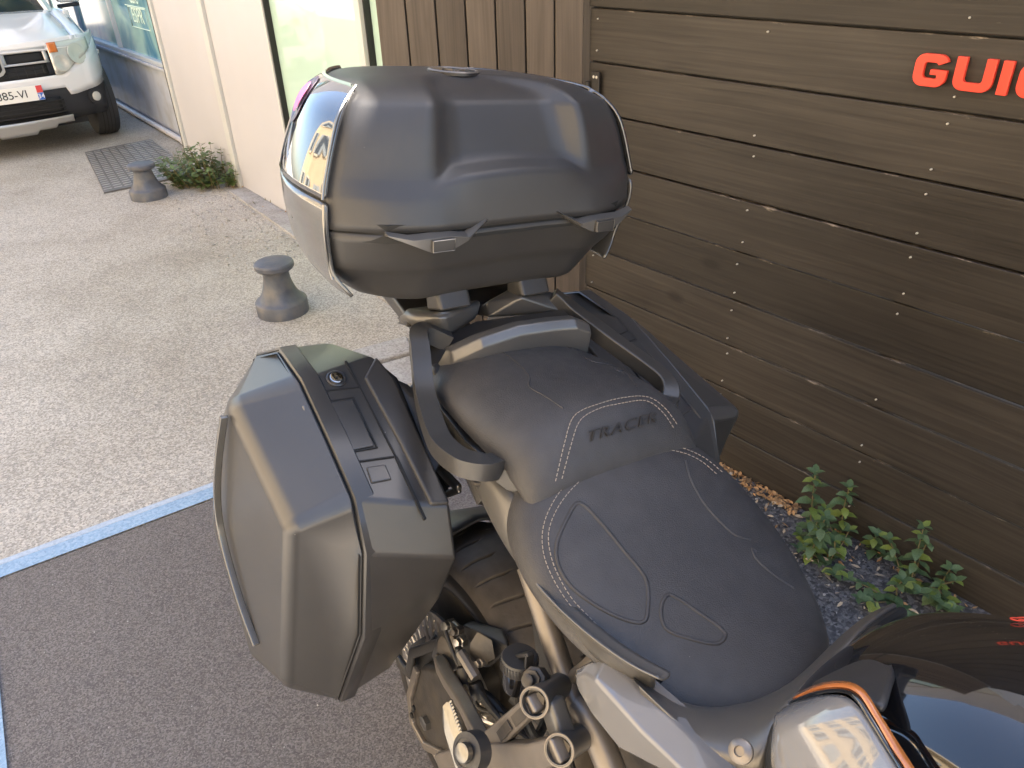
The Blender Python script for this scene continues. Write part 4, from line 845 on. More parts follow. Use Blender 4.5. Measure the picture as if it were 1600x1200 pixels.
# ---- seats
def seat_rings(st, n=3.2, N=22):
    rings = []
    for l, wd, uc, dr, sk in st:
        r = []
        for k in range(N+1):
            a = math.pi*k/N; c, s_ = math.cos(a), math.sin(a)
            r.append((l+sk*(1-abs(c)**2)*0, wd*math.copysign(abs(c)**(2/n), c), uc-dr+dr*abs(s_)**(2/n)+.006*(1-(abs(c)**(2/n))**2)))
        r += [(l, -wd*.86, uc-dr-.014), (l, 0, uc-dr-.018), (l, wd*.86, uc-dr-.014)]
        rings.append(r)
    return rings
PIL = [(-.128,.055,.972,.02,0),(-.122,.083,.983,.028,0),(-.105,.108,.991,.036,0),(-.075,.126,.998,.044,0),(-.02,.139,1.006,.05,0),(.05,.146,1.011,.056,0),(.12,.149,1.016,.062,0),(.165,.148,1.017,.066,0),(.19,.147,1.012,.07,0),(.208,.146,.998,.066,0),(.226,.144,.974,.055,0),(.238,.142,.950,.042,0)]
g = G(BX); g.loft(seat_rings(PIL, 2.5)); pil = g.build('pillion_seat', 'vinyl', bike, sub=1, smooth=180)
RID = [(.135,.10,.935,.05,0),(.15,.125,.952,.06,0),(.175,.150,.963,.075,0),(.21,.168,.962,.078,0),(.25,.182,.947,.070,0),(.29,.187,.926,.058,0),(.335,.186,.902,.044,0),(.38,.177,.884,.036,0),(.42,.162,.870,.032,0),(.455,.144,.860,.030,0),(.485,.124,.853,.030,0),(.510,.100,.848,.03,0),(.527,.072,.842,.03,0),(.536,.045,.834,.025,0)]
g = G(BX); g.loft(seat_rings(RID, 2.7)); rid = g.build('rider_seat', 'vinyl', bike, sub=1, smooth=180)
bp_, br_ = bvh_of(pil), bvh_of(rid)
def on(bv, p, off=.0005): return Vector(drop(bv, p, off)[0])
def stitches(bv, pts, name, parent, m='thread', gap=.0062, ln=.0040, r=.0006, axis=None):
    P = [Vector(drop(bv, p, .0006, axis)[0]) for p in smooth_path(pts, 24)]; g = G(BX); acc = 0
    for a, b_ in zip(P, P[1:]):
        d = (b_-a).length; 
        if d < 1e-6: continue
        while acc < d:
            p = a.lerp(b_, acc/d); t = (b_-a).normalized(); g.tube([p, p+t*ln], r, 5); acc += gap
        acc -= d
    return g.build(name, m, parent, kind='stuff')
def cord(bv, pts, r, name, parent, m='vinyl', closed=False, off=0):
    P = [drop(bv, p, off)[0] for p in smooth_path(pts, 8, closed)]; g = G(BX); g.tube(P, r, 8, closed); return g.build(name, m, parent, smooth=80)
SP = [(0.249,0.13,0.982),(0.228,0.105,1.016),(0.218,0.09,1.037),(0.211,0.07,1.042),(0.202,0.035,1.038),(0.198,0,1.035),(0.188,-0.05,1.022),(0.182,-0.085,1.005),(0.177,-0.12,0.977),(0.188,-0.135,0.955)]
SP2 = [(0.254,0.125,0.987),(0.232,0.098,1.014),(0.222,0.083,1.031),(0.212,0.063,1.034),(0.203,0.03,1.032),(0.201,0,1.029),(0.192,-0.048,1.018),(0.186,-0.078,1.003),(0.18,-0.112,0.975),(0.186,-0.13,0.951)]
FA = (-.55, 0, -.83)
stitches(bp_, SP, 'stitching', pil); stitches(bp_, SP2, 'stitching', pil)
for pts in ([(-0.071,0.017,1),(0.001,0.028,1.012),(0.065,0.044,1.018),(0.098,0.065,1.02),(0.127,0.062,1.02),(0.166,0.06,1.02)], [(-0.071,-0.101,1),(0.005,-0.081,1.01),(0.061,-0.069,1.015),(0.086,-0.088,1.015),(0.106,-0.096,1.012),(0.151,-0.08,1.012)]):
    cord(bp_, pts, .0011, 'seat_crease', pil)
# raised wordmark on the pillion front
def word(body, size, parent):
    o = text_mesh('wordmark', body, size, 'vinyl_grip', .0006, .45, 1.12, .0002); o.parent = parent; return o
A, nA = drop(bp_, (0.213,0.052,1.001), .0006); B2, nB = drop(bp_, (0.2,-0.062,0.99), .0006)
A, B2 = Vector(A), Vector(B2); o = word('TRACER', .030, pil)
fontO = o
xd = (Vector(BX(B2))-Vector(BX(A))).normalized(); md_ = (A+B2)/2
hit = drop(bp_, md_, .0012); nn = hit[1]; nn = nn if nn.z > 0 else -nn; nn = (nn-xd*nn.dot(xd)).normalized(); yd = nn.cross(xd)
pos = Vector(BX(hit[0]))+nn*.0012
o.matrix_local = Matrix(((xd.x, yd.x, nn.x, pos.x), (xd.y, yd.y, nn.y, pos.y), (xd.z, yd.z, nn.z, pos.z), (0, 0, 0, 1)))
o.scale = (1.0, .62, 1.0)
mw = o.matrix_local.copy(); inv = mw.inverted()
for v in o.data.vertices:                        # wrap the letters on the seat
    p0 = mw @ Vector((v.co.x, v.co.y, 0)); hh = bp_.ray_cast(p0+nn*.05, -nn)
    if hh[0] is not None: v.co = inv @ (hh[0]+nn*(.0011+v.co.z))
RS = [(0.439,0.144,0.865),(0.404,0.163,0.88),(0.376,0.173,0.892),(0.346,0.177,0.9),(0.324,0.183,0.92),(0.299,0.177,0.93),(0.276,0.163,0.94),(0.257,0.141,0.95),(0.235,0.105,0.955),(0.217,0.06,0.955),(0.21,0.019,0.96),(0.211,-0.024,0.962),(0.221,-0.061,0.962),(0.241,-0.085,0.962),(0.266,-0.105,0.955),(0.29,-0.115,0.945)]
RS2 = [(0.437,0.146,0.87),(0.401,0.156,0.88),(0.374,0.165,0.892),(0.346,0.17,0.9),(0.326,0.176,0.92),(0.302,0.17,0.93),(0.281,0.158,0.94),(0.264,0.137,0.95),(0.245,0.103,0.955),(0.227,0.061,0.955),(0.222,0.023,0.96),(0.222,-0.017,0.962),(0.231,-0.052,0.962),(0.249,-0.076,0.962),(0.269,-0.095,0.955),(0.294,-0.104,0.945)]
stitches(br_, RS, 'stitching', rid); stitches(br_, RS2, 'stitching', rid)
for pts in ([(0.258,0.096,0.945),(0.27,0.123,0.94),(0.288,0.15,0.925),(0.307,0.159,0.91),(0.334,0.159,0.9),(0.36,0.141,0.885),(0.382,0.12,0.875),(0.393,0.103,0.872),(0.388,0.091,0.878),(0.359,0.07,0.893),(0.326,0.079,0.915),(0.285,0.087,0.935)],
            [(0.38,0.054,0.878),(0.389,0.07,0.872),(0.409,0.079,0.864),(0.428,0.062,0.858),(0.446,0.037,0.853),(0.445,0.02,0.853),(0.436,0.016,0.856),(0.411,0.029,0.866),(0.386,0.044,0.876)],
            [(0.262,-0.078,0.955),(0.288,-0.064,0.945),(0.317,-0.06,0.93),(0.345,-0.063,0.918),(0.364,-0.074,0.906),(0.374,-0.091,0.9)], [(0.386,-0.093,0.888),(0.382,-0.09,0.89),(0.394,-0.085,0.885),(0.415,-0.096,0.872),(0.436,-0.11,0.862)]):
    closed = len(pts) > 7
    cord(br_, pts, .0026, 'pad_ridge', rid, closed=closed, off=-.0009)
# ---- tail fairing either side of the seats
TF = [((730,728), .165, .125), ((738,768), .170, .125), ((765,820), .178, .13), ((790,862), .184, .14), ((850,932), .190, .15), ((930,1002), .188, .15), ((1000,1050), .172, .14), ((1035,1062), .160, .12)]
tfo = [(0.085,0.15,0.905),(0.123,0.158,0.89),(0.173,0.166,0.878),(0.223,0.174,0.874),(0.314,0.184,0.88),(0.404,0.184,0.891),(0.459,0.172,0.895),(0.477,0.16,0.895)]
tfi = [(0.141,0.125,0.938),(0.198,0.135,0.945),(0.227,0.14,0.936),(0.239,0.15,0.89),(0.291,0.165,0.877),(0.383,0.168,0.883),(0.431,0.155,0.878),(0.454,0.145,0.877)]
for sg in (1, -1):
    X = MX(sg, .6); g = G(X); rows = []
    for a, b_ in list(zip(tfo, tfi))[:8 if sg == 1 else 4]:
        a, b_ = Vector(a), Vector(b_); b_ = b_ + (a-b_).normalized()*.010; b_ = a.lerp(b_, .75) if len(rows) >= 4 else b_; dn = a+Vector((0, -.022, -.004))
        rows.append([dn, a+Vector((0, -.004, -.004)), a.lerp(b_, .15)+Vector((0, .003, .003)), a.lerp(b_, .55)+Vector((0, .006, .010)), b_+Vector((0, 0, -.002)), b_+Vector((0, -.006, -.03))])
    g.loft(rows, False, (False, False)); g.build('tail_fairing', 'satin', bike, sub=2, solid=.003, smooth=180)
    if sg == 1: g = G(X); g.loft([[Vector(p)+Vector((0, .006, -.010)), Vector(p)+Vector((0, -.02, -.012)), Vector(p)+Vector((0, -.02, -.04)), Vector(p)+Vector((0, .0, -.03))] for p in tfi[2:]]); g.build('seat_gap_shade', 'black', bike)  # black strip standing in for the shaded gap between seat and fairing
    # forward part under the pillion with its fixing screw
    g = G(X); g.hull([(0.085,0.15,0.905),(0.135,0.142,0.926),(0.139,0.145,0.899),(0.124,0.155,0.874),(0.104,0.15,0.88),(0.033,0.12,0.854),(0.096,0.12,0.843)]); tb = g.build('tail_bracket', 'plastic', bike, bevel=.003)
    g = G(X); g.lathe((0.119,0.149,0.911), (-.1, .5, .8), [(.0105, -.003), (.0105, .0015), (.008, .0025), (.0035, .001)], 20); g.build('screw', 'dark_metal', tb)
    # inner tail panel below the rail
    g = G(X); g.loft([[(-0.094,0.115,0.967),(-0.078,0.1,0.976),(-.06,.07,.98)],[(-0.021,0.13,0.941),(-0.028,0.11,0.933),(.0,.08,.96)],[(0.068,0.14,0.939),(0.053,0.12,0.93),(.07,.09,.94)],[(0.14,0.145,0.947),(0.14,0.125,0.943),(.15,.1,.93)]], False, (False, False)); g.build('tail_panel', 'plastic_sat', bike, solid=.004)
g = G(BX); g.hull([(l, s_, u) for l, s_, u in ((-.16, .08, .985), (-.16, -.08, .985), (-.07, .125, .985), (-.07, -.125, .985), (-.16, .08, .93), (-.16, -.08, .93), (.05, .12, .92), (.05, -.12, .92))]); g.build('tail_cover', 'plastic', bike, bevel=.01)
g = G(BX); g.hull([(-.17, .06, .94), (-.17, -.06, .94), (-.30, .05, .97), (-.30, -.05, .97), (-.17, .05, .88), (-.17, -.05, .88), (-.3, .04, .93), (-.3, -.04, .93)]); g.build('tail_lamp', 'plastic_sat', bike, bevel=.008)
# ---- grab rails and bridge
RAIL = [(-0.087,0.085,1.014),(-0.096,0.115,1.029),(-0.09,0.132,1.027),(-0.066,0.142,1.006),(-0.017,0.16,0.971),(0.059,0.183,0.956),(0.101,0.19,0.956),(0.141,0.188,0.961),(0.162,0.172,0.963),(0.156,0.143,0.949),(.198,.115,.925),(.19,.08,.89)]
for sg in (1, -1):
    pts = [Vector(p) for p in RAIL]
    if sg == -1: pts = [Vector((p[0], -p[1], p[2])) for p in ((-0.096,-0.11,1.054),(-0.079,-0.128,1.037),(-0.046,-0.145,1.021),(0.014,-0.165,1),(0.063,-0.185,0.981),(0.093,-0.195,0.969),(0.113,-0.192,0.959),(0.129,-0.178,0.949),(0.148,-0.15,0.956))]
    g = G(MX(sg)); g.bar(smooth_path(pts, 6), .027, .025); g.build('grab_rail', 'rail', bike, bevel=.009, bseg=4)
bp2 = [(-0.091,0.112,0.971),(-0.069,0.095,1.011),(-0.047,0.06,1.035),(-0.037,0,1.048),(-0.031,-0.06,1.048),(-0.023,-0.095,1.048),(-0.023,-0.125,1.034)]
g = G(BX); g.loft([[Vector(p)+Vector((-.008, 0, 0)), Vector(p)+Vector((.010, 0, 0)), Vector(p)+Vector((.018, 0, -.012)), Vector(p)+Vector((.015, 0, -.05)), Vector(p)+Vector((-.02, 0, -.05))] for p in bp2]); g.build('rail_bridge', 'satin', bike, bevel=.003)
g = G(BX); g.prism([(-0.118,0.125,1.027),(-0.107,0.085,1.013),(-0.112,0.02,1.025),(-0.069,-0.115,1.039),(-0.029,-0.1,1.043),(-0.037,0,1.045),(-0.056,0.065,1.024),(-0.069,0.095,1.004),(-0.084,0.115,0.967)], (0, 0, -.02)); g.build('tail_deck', 'plastic', bike)
# ---- top case carrier
for pts in ([(-0.172,0.115,1.039),(-0.154,0.06,1.044),(-0.13,0,1.052),(-0.115,0.015,1.032),(-0.096,0.08,1.017),(-0.115,0.105,1.021),(-0.135,0.125,1.036),(-0.079,0.102,1.064)], [(-0.134,-0.01,1.045),(-0.127,-0.06,1.068),(-0.102,-0.13,1.053),(-0.086,-0.135,1.043),(-0.075,-0.12,1.032),(-0.093,-0.06,1.032),(-0.115,-0.005,1.027),(-0.088,-0.045,1.063)]):
    V = [Vector(p) for p in pts]; g = G(BX); g.hull(V+[v+Vector((-.05, 0, -.04)) for v in V[:4]]); g.build('carrier_arm', 'satin', bike, bevel=.008, bseg=3)
g = G(BX); g.hull([(-.15, .12, 1.035), (-.15, -.12, 1.035), (-.40, .09, 1.06), (-.40, -.09, 1.06), (-.15, .12, 1.015), (-.15, -.12, 1.015), (-.4, .09, 1.03), (-.4, -.09, 1.03)]); g.build('carrier_plate', 'plastic_sat', bike, bevel=.006)
# ---- top case
def ring(u, half):
    P = [(l, s_, (uu if uu else u)) for l, s_, *r in half for uu in [r[0] if r else None]]
    P = [(l, s_+(.010 if i in (4, 5) else .006 if i in (3, 6) else 0), u_) for i, (l, s_, u_) in enumerate(P)]
    return P+[(l, -s_*(1 if s_ < .14 else .93), u_) for l, s_, u_ in P[-2:0:-1]]
TB = [(1.080, [(-.115,0),(-.112,.075),(-.108,.115),(-.118,.14),(-.16,.165),(-.25,.18),(-.35,.155),(-.40,.10),(-.41,0)]),
      (1.086, [(-.098,0),(-.096,.078),(-.092,.127),(-.102,.160),(-.148,.190),(-.25,.205),(-.36,.175),(-.42,.11),(-.43,0)]),
      (1.130, [(-.080,0),(-.078,.08),(-.072,.130),(-.083,.180),(-.122,.232),(-.23,.245),(-.365,.205),(-.44,.125),(-.452,0)]),
      (1.142, [(-.070,0),(-.068,.08),(-.062,.131),(-.073,.185),(-.112,.240),(-.22,.253),(-.365,.213),(-.448,.13),(-.46,0)]),
      (1.196, [(-.042,0),(-.041,.08),(-.039,.131),(-.053,.198),(-.094,.252),(-.21,.266),(-.37,.222),(-.455,.138),(-.468,0)])]
TL = [(1.200, [(-.040,0),(-.039,.08),(-.037,.131),(-.051,.198),(-.093,.252),(-.21,.267),(-.37,.223),(-.455,.138),(-.468,0)]),
      (1.238, [(-.044,0),(-.045,.08),(-.048,.131),(-.062,.196),(-.097,.250),(-.21,.266),(-.37,.223),(-.455,.138),(-.468,0)]),
      (1.250, [(-.050,0,1.272),(-.051,.088,1.265),(-.056,.130),(-.070,.192),(-.100,.248),(-.21,.264),(-.37,.222),(-.455,.138),(-.468,0)]),
      (1.262, [(-.086,0,1.284),(-.084,.094,1.276),(-.063,.127),(-.078,.188),(-.103,.244),(-.21,.260),(-.37,.218),(-.453,.136),(-.466,0)]),
      (1.325, [(-.106,0),(-.104,.088),(-.077,.121),(-.093,.170),(-.113,.224),(-.21,.237),(-.36,.196),(-.44,.125),(-.455,0)]),
      (1.348, [(-.122,0),(-.119,.084),(-.088,.117),(-.107,.155),(-.128,.205),(-.22,.216),(-.35,.180),(-.43,.115),(-.445,0)]),
      (1.364, [(-.146,0,1.358),(-.143,.080,1.358),(-.112,.110),(-.128,.138),(-.155,.178),(-.235,.188),(-.335,.155),(-.40,.10),(-.415,0)]),
      (1.373, [(-.22,0,1.366),(-.21,.060,1.366),(-.19,.090,1.377),(-.20,.116,1.376),(-.225,.145),(-.27,.148),(-.32,.125,1.37),(-.36,.075,1.367),(-.37,0,1.366)])]
def crease(o, nr, rows, cols):
    me = o.data; at = me.attributes.new('crease_edge', 'FLOAT', 'EDGE')
    for e in me.edges:
        a, b_ = e.vertices; ra, ca, rb2, cb2 = a//nr, a % nr, b_//nr, b_ % nr
        if ra == rb2: at.data[e.index].value = rows.get(ra, 0)
        elif ca == cb2: at.data[e.index].value = cols.get(min(ca, nr-ca) if ca else 0, 0)
g = G(BX); g.loft([ring(u, h) for u, h in TB]); tcase = g.build('top_case', 'plastic', bike, sub=2, smooth=180)
g = G(BX); g.loft([ring(u, h) for u, h in TL]); lid = g.build('lid', 'plastic', tcase, sub=2, smooth=180)
g = G(BX); g.loft([[(l*.985-.004, s_*.975, 1.185) for l, s_, _ in ring(*TB[-1])], [(l*.985-.004, s_*.975, 1.21) for l, s_, _ in ring(*TL[0])]]); g.build('lid_gap', 'black', tcase)
def shell(rows_, name, m, sg, off, front=.010, parent=tcase):
    XS = MX(1) if sg == 1 else (lambda p: (p[0], p[1]*.93, p[2])); g = G(XS); R = []
    for u, h in rows_:
        P = [Vector((l, s_+(.010 if i in (4, 5) else .006 if i in (3, 6) else 0), (r[0] if r else u))) for i, (l, s_, *r) in enumerate(h)]; c = P[4:8]; d01 = (P[4]-P[3]).normalized()
        row = [P[4]+(P[4]-P[5]).normalized()*front+Vector((0, off*1.3, 0))]+[p+Vector((-.3*off*(i > 1), off*(1, 1, .8, .5)[i], off*.3)) for i, p in enumerate(c)]
        R.append(row)
    g.loft(R, False, (False, False)); o = g.build(name, m, parent, sub=2, solid=.005, smooth=180)
    g = G(XS); g.tube(smooth_path([r[0].lerp(r[1], .12) for r in R[(1 if 'lower' in name else 0):]], 5), .0018, 8); (g.build('panel_edge', 'alu', o) if sg == 1 else g.bm.free()); return o
for sg in (1, -1):
    up_ = shell([TL[1], TL[3], TL[4], TL[5], TL[6]], 'side_panel', 'panel_dark', sg, .007, .004)
    bt_ = [(1.10, [(0,0)]*3+[(-.10,.16),(-.100,.215),(-.13,.222),(-.17,.226),(-.22,.228),(0,0)]), (1.128, [(0,0)]*3+[(-.085,.18),(-.109,.237),(-.17,.245),(-.24,.246),(-.30,.232),(0,0)]), TB[3], TB[4], (1.232, TL[1][1])]
    shell(bt_, 'lower_side_panel', 'panel_silver', sg, .006, .004)
crease(lid, 16, {0: 1, 1: .4, 2: .9, 3: .75, 5: .6}, {2: .85, 1: .6, 4: .6}); crease(tcase, 16, {1: .4, 2: .55, 3: .5, 4: 1}, {2: .45, 4: .5})
bl_ = bvh_of(lid)
# latches
for sg in (1, -1):
    g = G(MX(sg)); c = Vector((-.036, .136, 1.192))
    wings = [(-.044,.205,1.204), (-.040,.175,1.198), (-.034,.152,1.200), (-.034,.120,1.200), (-.034,.095,1.196), (-.040,.060,1.212)]
    low = [(-.044,.205,1.198), (-.040,.175,1.186), (-.036,.152,1.176), (-.036,.120,1.176), (-.038,.095,1.186), (-.042,.06,1.208)]
    g.loft([[Vector(a)-Vector((.006, 0, 0)), Vector(a)+Vector((.012 if 0 < i < 5 else .004, 0, -.003)), Vector(b_)+Vector((.013 if 0 < i < 5 else .004, 0, .002)), Vector(b_)-Vector((.006, 0, 0))] for i, (a, b_) in enumerate(zip(wings, low))]); la = g.build('latch', 'satin', tcase, bevel=.002)
    g = G(MX(sg)); g.box((-.021, .136, 1.187), (.007, .034, .017)); g.build('latch_button', 'plastic_sat', la, bevel=.002)
    g = G(MX(sg)); g.tube([(-.0175, .152, 1.1945), (-.0175, .120, 1.1945), (-.0175, .120, 1.1795), (-.0175, .152, 1.1795)], .0006, 5, True); g.build('button_outline', 'alu', la)
    g = G(MX(sg)); g.hull([(-.10, .10, 1.09), (-.10, .045, 1.09), (-.085, .10, 1.065), (-.085, .045, 1.065), (-.13, .10, 1.05), (-.13, .045, 1.05), (-.14, .1, 1.09), (-.14, .045, 1.09)]); g.build('clamp_foot', 'plastic', tcase, bevel=.006, bseg=3)
# emblem: ring with three tuning forks
E0 = Vector((-0.23,0.009,1.374)); A = Vector((-0.236,0.032,1.374)); 
ec, en = drop(bl_, E0, .001); ec = Vector(ec); r_ = .040
g = G(BX); g.lathe(ec-Vector((0, 0, .001)), (0, 0, 1), [(r_, -.002), (r_, .002), (r_*.86, .003), (r_*.84, .0015), (.002, .0012)], 48); em = g.build('emblem', 'plastic_sat', tcase)
g = G(BX); g.lathe(ec, (0, 0, 1), [(r_*.98, .001), (r_*.93, .0028), (r_*.86, .0028), (r_*.82, .001)], 48, (False, False)); g.build('emblem_ring', 'frame', em)
g = G(BX)
for k in range(3):
    a = 2*math.pi*k/3+.5; d = Vector((math.cos(a), math.sin(a), 0)); p_ = Vector((-d.y, d.x, 0)); c = ec+Vector((0, 0, .0016))
    g.bar([c, c+d*r_*.42], .004, .002)
    for q_ in (-1, 0, 1): g.bar([c+d*r_*.42+p_*q_*.007, c+d*r_*.82+p_*q_*.007], .003, .002)
    g.bar([c+d*r_*.42-p_*.0085, c+d*r_*.42+p_*.0085], .003, .002)
g.build('emblem_forks', 'frame', em)
# round sticker on the street-side panel
def patch(f0, f1, v0, v1, off, name, m, par, n=10):
    g = G(BX); R = []
    def P(fu, fv):
        rows_ = [TL[1], TL[3], TL[4], TL[5], TL[6]]; x = fu*(len(rows_)-1); i = min(int(x), 3); t = x-i
        def at(rw): 
            u, h = rw; Pp = [Vector((l, s_, (r[0] if r else u))) for l, s_, *r in h][4:8]; y = fv*3; j = min(int(y), 2); return Pp[j].lerp(Pp[j+1], y-j)
        return at(rows_[i]).lerp(at(rows_[i+1]), t)
    cen = (f0+f1)/2, (v0+v1)/2
    C_ = P(*cen); tu = (P(cen[0]+.05, cen[1])-C_).normalized(); tv = (P(cen[0], cen[1]+.05)-C_).normalized(); nn = tv.cross(tu).normalized(); nn = nn if nn.y > 0 else -nn
    return C_, tu, tv, nn
C_, tu, tv, nn = patch(.3, .8, .36, .54, 0, '', '', None)
bpan = bvh_of([o for o in tcase.children if o.name.startswith('side_panel')][0])
def stick(name, m, rx, ry, off, parent, hole=0):
    g = G(BX); ring_ = []
    for k in range(32):
        a = 2*math.pi*k/32; p = C_+tv*rx*math.cos(a)+tu*ry*math.sin(a)
        h = bpan.find_nearest(Vector(BX(p+nn*.02))); q_ = h[0]+(Vector(BX(nn))*off); ring_.append(BX(q_))
    g.poly(ring_); return g.build(name, m, parent, smooth=0, solid=.0006)
sk = stick('sticker', 'sticker_dark', .035, .042, .0022, tcase); stick('sticker_mark', 'sticker_pink', .021, .026, .0034, sk)
# ---- seat surround, tank, panels
inn = [(0.531,-0.135,0.902),(0.525,-0.095,0.902),(0.523,-0.05,0.883),(0.525,-0.006,0.865),(0.528,0.04,0.865),(0.516,0.085,0.865),(0.491,0.118,0.859),(0.463,0.142,0.867),(0.434,0.155,0.863)]
out = [(0.551,-0.115,0.925),(0.558,-0.06,0.942),(0.563,-0.015,0.946),(0.569,0.04,0.934),(0.574,0.085,0.934),(0.58,0.128,0.925),(0.599,0.152,0.905),(0.57,0.166,0.875),(0.462,0.17,0.879)]
g = G(BX); rows = []
for i, (a, b_) in enumerate(zip(inn, out)):
    a, b_ = Vector(a)+Vector((.004, .002 if i > 4 else 0, 0)), Vector(b_); low = a+Vector((.003, 0, -.03)); k = 1 if i < 5 else .4
    rows.append([low, a, a.lerp(b_, .3)+Vector((0, .002, .006*k)), a.lerp(b_, .75)+Vector((0, .003, .006*k)), b_, b_+Vector((.004, -.003, -.025))])
g.loft(rows, False, (False, False)); sur = g.build('seat_surround', 'satin', bike, sub=2, smooth=180)
bs_ = bvh_of(sur)
g = G(BX); g.lathe(Vector((0.583,0.172,0.921)), (.1, .75, .65), [(.0105, -.004), (.0105, .001), (.0085, .003), (.0045, .0045), (.004, .002)], 24); g.build('bolt', 'frame', sur)
# pale grey side cover
for sg in (1, -1):
    g = G(MX(sg, .62) if sg == 1 else (lambda p: (p[0], p[1]*.5, p[2]-.07))); a = [(0.367,0.17,0.81),(0.386,0.167,0.839),(0.405,0.164,0.86),(0.514,0.168,0.878),(0.587,0.172,0.886),(0.659,0.18,0.894)]
    rg = [(0.38,0.18,0.819),(0.397,0.182,0.84),(0.417,0.187,0.853),(0.494,0.196,0.866),(0.548,0.2,0.878),(0.623,0.21,0.878)]
    lo_ = [(0.382,0.18,0.81),(0.39,0.182,0.805),(0.422,0.188,0.804),(0.47,0.194,0.811),(0.525,0.196,0.845),(0.604,0.2,0.834)]
    g.loft([[Vector(x)+Vector((0, -.03, -.006)), x, y, z_, Vector(z_)+Vector((0, -.035, -.004))] for x, y, z_ in zip(a, rg, lo_)]); g.build('side_cover', 'gloss_grey', bike, bevel=.005, bseg=3)
# tank: cross-sections along l, gloss black
def tank_ring(l, uc, wd, dr, N=20, lean=0):
    r = []
    for k in range(N+1):
        a = math.pi*k/N; c, s_ = math.cos(a), math.sin(a); e = 2/2.3
        r.append((l+lean*(1-abs(s_)), wd*math.copysign(abs(c)**e, c), uc-dr+dr*abs(s_)**e))
    return r+[(l+lean, 0, uc-dr-.03)]
TK = [(.563,.937,.098,.07),(.575,.966,.120,.11),(.60,.996,.135,.145),(.63,1.020,.145,.175),(.66,1.040,.155,.2),(.70,1.060,.171,.23),(.76,1.073,.19,.27),(.84,1.08,.205,.30),(.93,1.068,.205,.30),(1.0,1.03,.18,.28)]
g = G(BX); g.loft([tank_ring(*t) for t in TK]); tank = g.build('fuel_tank', 'gloss_black', bike, sub=2, smooth=180)
# knee pad: matte black patch
kp = [[(0.58,0.092,0.946),(0.576,0.045,0.947),(0.57,-0.005,0.956),(0.567,-0.04,0.954)],[(0.606,0.108,0.994),(0.602,0.07,0.985),(0.592,0.02,0.982),(0.591,-0.01,0.977)],[(0.628,0.108,1.008),(0.621,0.082,1.003),(0.618,0.055,1),(0.615,0.035,0.994)],[(0.655,0.122,1.013),(0.649,0.108,1.016),(0.639,0.085,1.013),(0.632,0.07,1.011)]]
g = G(BX); g.loft(kp, False, (False, False)); g.build('tank_pad', 'plastic', tank, sub=2, solid=.005, smooth=180)
# orange line with black line below, then pale grey panel
top_ = [(0.577,0.094,0.939),(0.598,0.108,0.98),(0.619,0.117,1.009),(0.637,0.123,1.022),(0.658,0.132,1.021),(0.681,0.143,1.02),(0.701,0.155,1.022),(0.733,0.172,1.02)]
mid_ = [(0.578,0.102,0.938),(0.601,0.114,0.98),(0.622,0.122,1.008),(0.637,0.128,1.019),(0.655,0.136,1.019),(0.677,0.147,1.017),(0.696,0.158,1.019),(0.728,0.176,1.016)]
low_ = [(0.578,0.108,0.935),(0.601,0.119,0.976),(0.623,0.126,1.006),(0.637,0.132,1.016),(0.654,0.14,1.017),(0.676,0.15,1.014),(0.694,0.161,1.018),(0.725,0.179,1.015)]
def ribbon(a, b_, off, name, m, par):
    g = G(BX); A_, B_2 = smooth_path(a, 5), smooth_path(b_, 5); g.loft([[Vector(x)+Vector((0, off*.6, off)), Vector(y)+Vector((0, off*.6, off))] for x, y in zip(A_, B_2)], False, (False, False)); return g.build(name, m, par, solid=.0007, smooth=180, off=0)
ribbon(top_, mid_, .0016, 'orange_stripe', 'orange', tank); ribbon(mid_, low_, .001, 'black_stripe', 'gloss_black', tank)
g = G(BX); e0 = [(0.588,0.142,0.942),(0.593,0.152,0.94),(0.599,0.158,0.933),(0.606,0.162,0.924),(0.618,0.168,0.918),(0.634,0.175,0.914),(0.657,0.185,0.913),(0.689,0.195,0.91)]
rows = []
for hi, lo_ in zip(low_, e0):
    hi, lo_ = Vector(hi), Vector(lo_); rows.append([hi, hi.lerp(lo_, .22)+Vector((0, .006, .004)), hi.lerp(lo_, .6)+Vector((0, .010, .006)), lo_, lo_+Vector((0, -.012, -.03))])
g.loft(rows, False, (False, False)); g.build('tank_side_panel', 'gloss_grey', tank, sub=2, solid=.004, smooth=180)
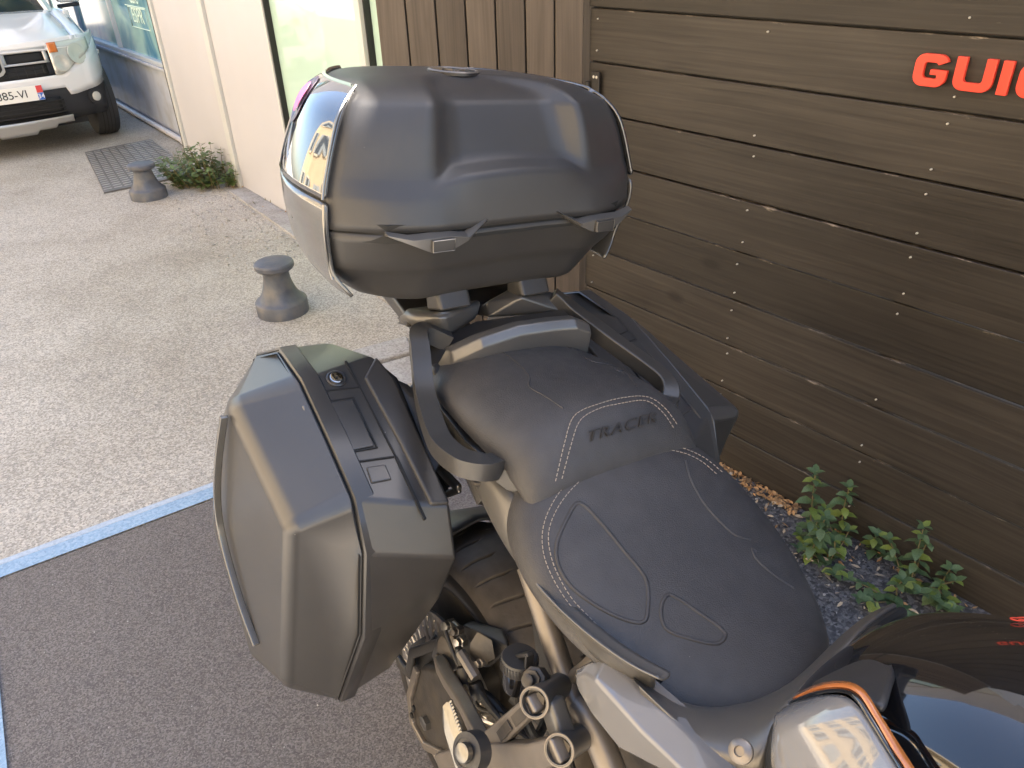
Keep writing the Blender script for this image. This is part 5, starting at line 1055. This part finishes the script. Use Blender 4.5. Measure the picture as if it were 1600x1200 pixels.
# rear seal between surround and tank, small letters on the tank edge
g = G(BX); g.tube(smooth_path([Vector(p)+Vector((.006, -.001, -.004)) for p in out[:7]], 5), .006, 8); g.build('tank_seal', 'black', bike)
bt2 = bvh_of(tank)
o = text_mesh('tank_letters', 'GT', .016, 'sign_red', .0003); o.parent = tank
h = drop(bt2, (0.668,-0.05,1.045), .0015); nn = h[1].normalized(); nn = nn if nn.z > 0 else -nn; xd = Vector((.2, -1, 0)); xd = (xd-nn*xd.dot(nn)).normalized()*-1; xd = -xd if False else xd
xd = Vector((.35, .94, 0)); xd = (xd-nn*xd.dot(nn)).normalized(); yd = nn.cross(xd); pos = Vector(BX(h[0]))+nn*.001
o.matrix_local = Matrix(((xd.x, yd.x, nn.x, pos.x), (xd.y, yd.y, nn.y, pos.y), (xd.z, yd.z, nn.z, pos.z), (0, 0, 0, 1)))

# front end of the motorcycle, outside the picture
g = G(BX); g.lathe((1.50, -.06, .31), (0, 1, 0), [(.2, .01), (.27, 0), (.30, .015), (.312, .06), (.30, .105), (.27, .12), (.2, .11)], 64); fw = g.build('front_wheel', 'plastic_sat', bike)
g = G(BX); g.lathe((1.50, -.05, .31), (0, 1, 0), [(.02, -.02), (.05, 0), (.2, .02), (.21, .05), (.2, .08), (.05, .1), (.02, .12)], 32); g.build('rim', 'dark_metal', fw)
for sg in (1, -1):
    g = G(MX(sg)); g.tube([(1.50, .10, .31), (1.29, .10, .80)], .026, 14); g.build('fork_leg', 'frame', bike)
g = G(BX); g.tube(smooth_path([(1.02, .42, 1.03), (1.10, .25, 1.06), (1.17, .10, 1.05), (1.17, -.10, 1.05), (1.10, -.25, 1.06), (1.02, -.42, 1.03)], 5), .0135, 10); g.build('handlebar', 'plastic_sat', bike)
g = G(BX); g.hull([(l, s_*k, u) for l, s_, u in ((1.02, .20, .90), (1.05, .22, .65), (1.25, .20, 1.05), (1.50, .08, .98), (1.52, .06, .86), (1.2, .2, .6)) for k in (1, -1)]); g.build('front_fairing', 'gloss_black', bike, bevel=.02)
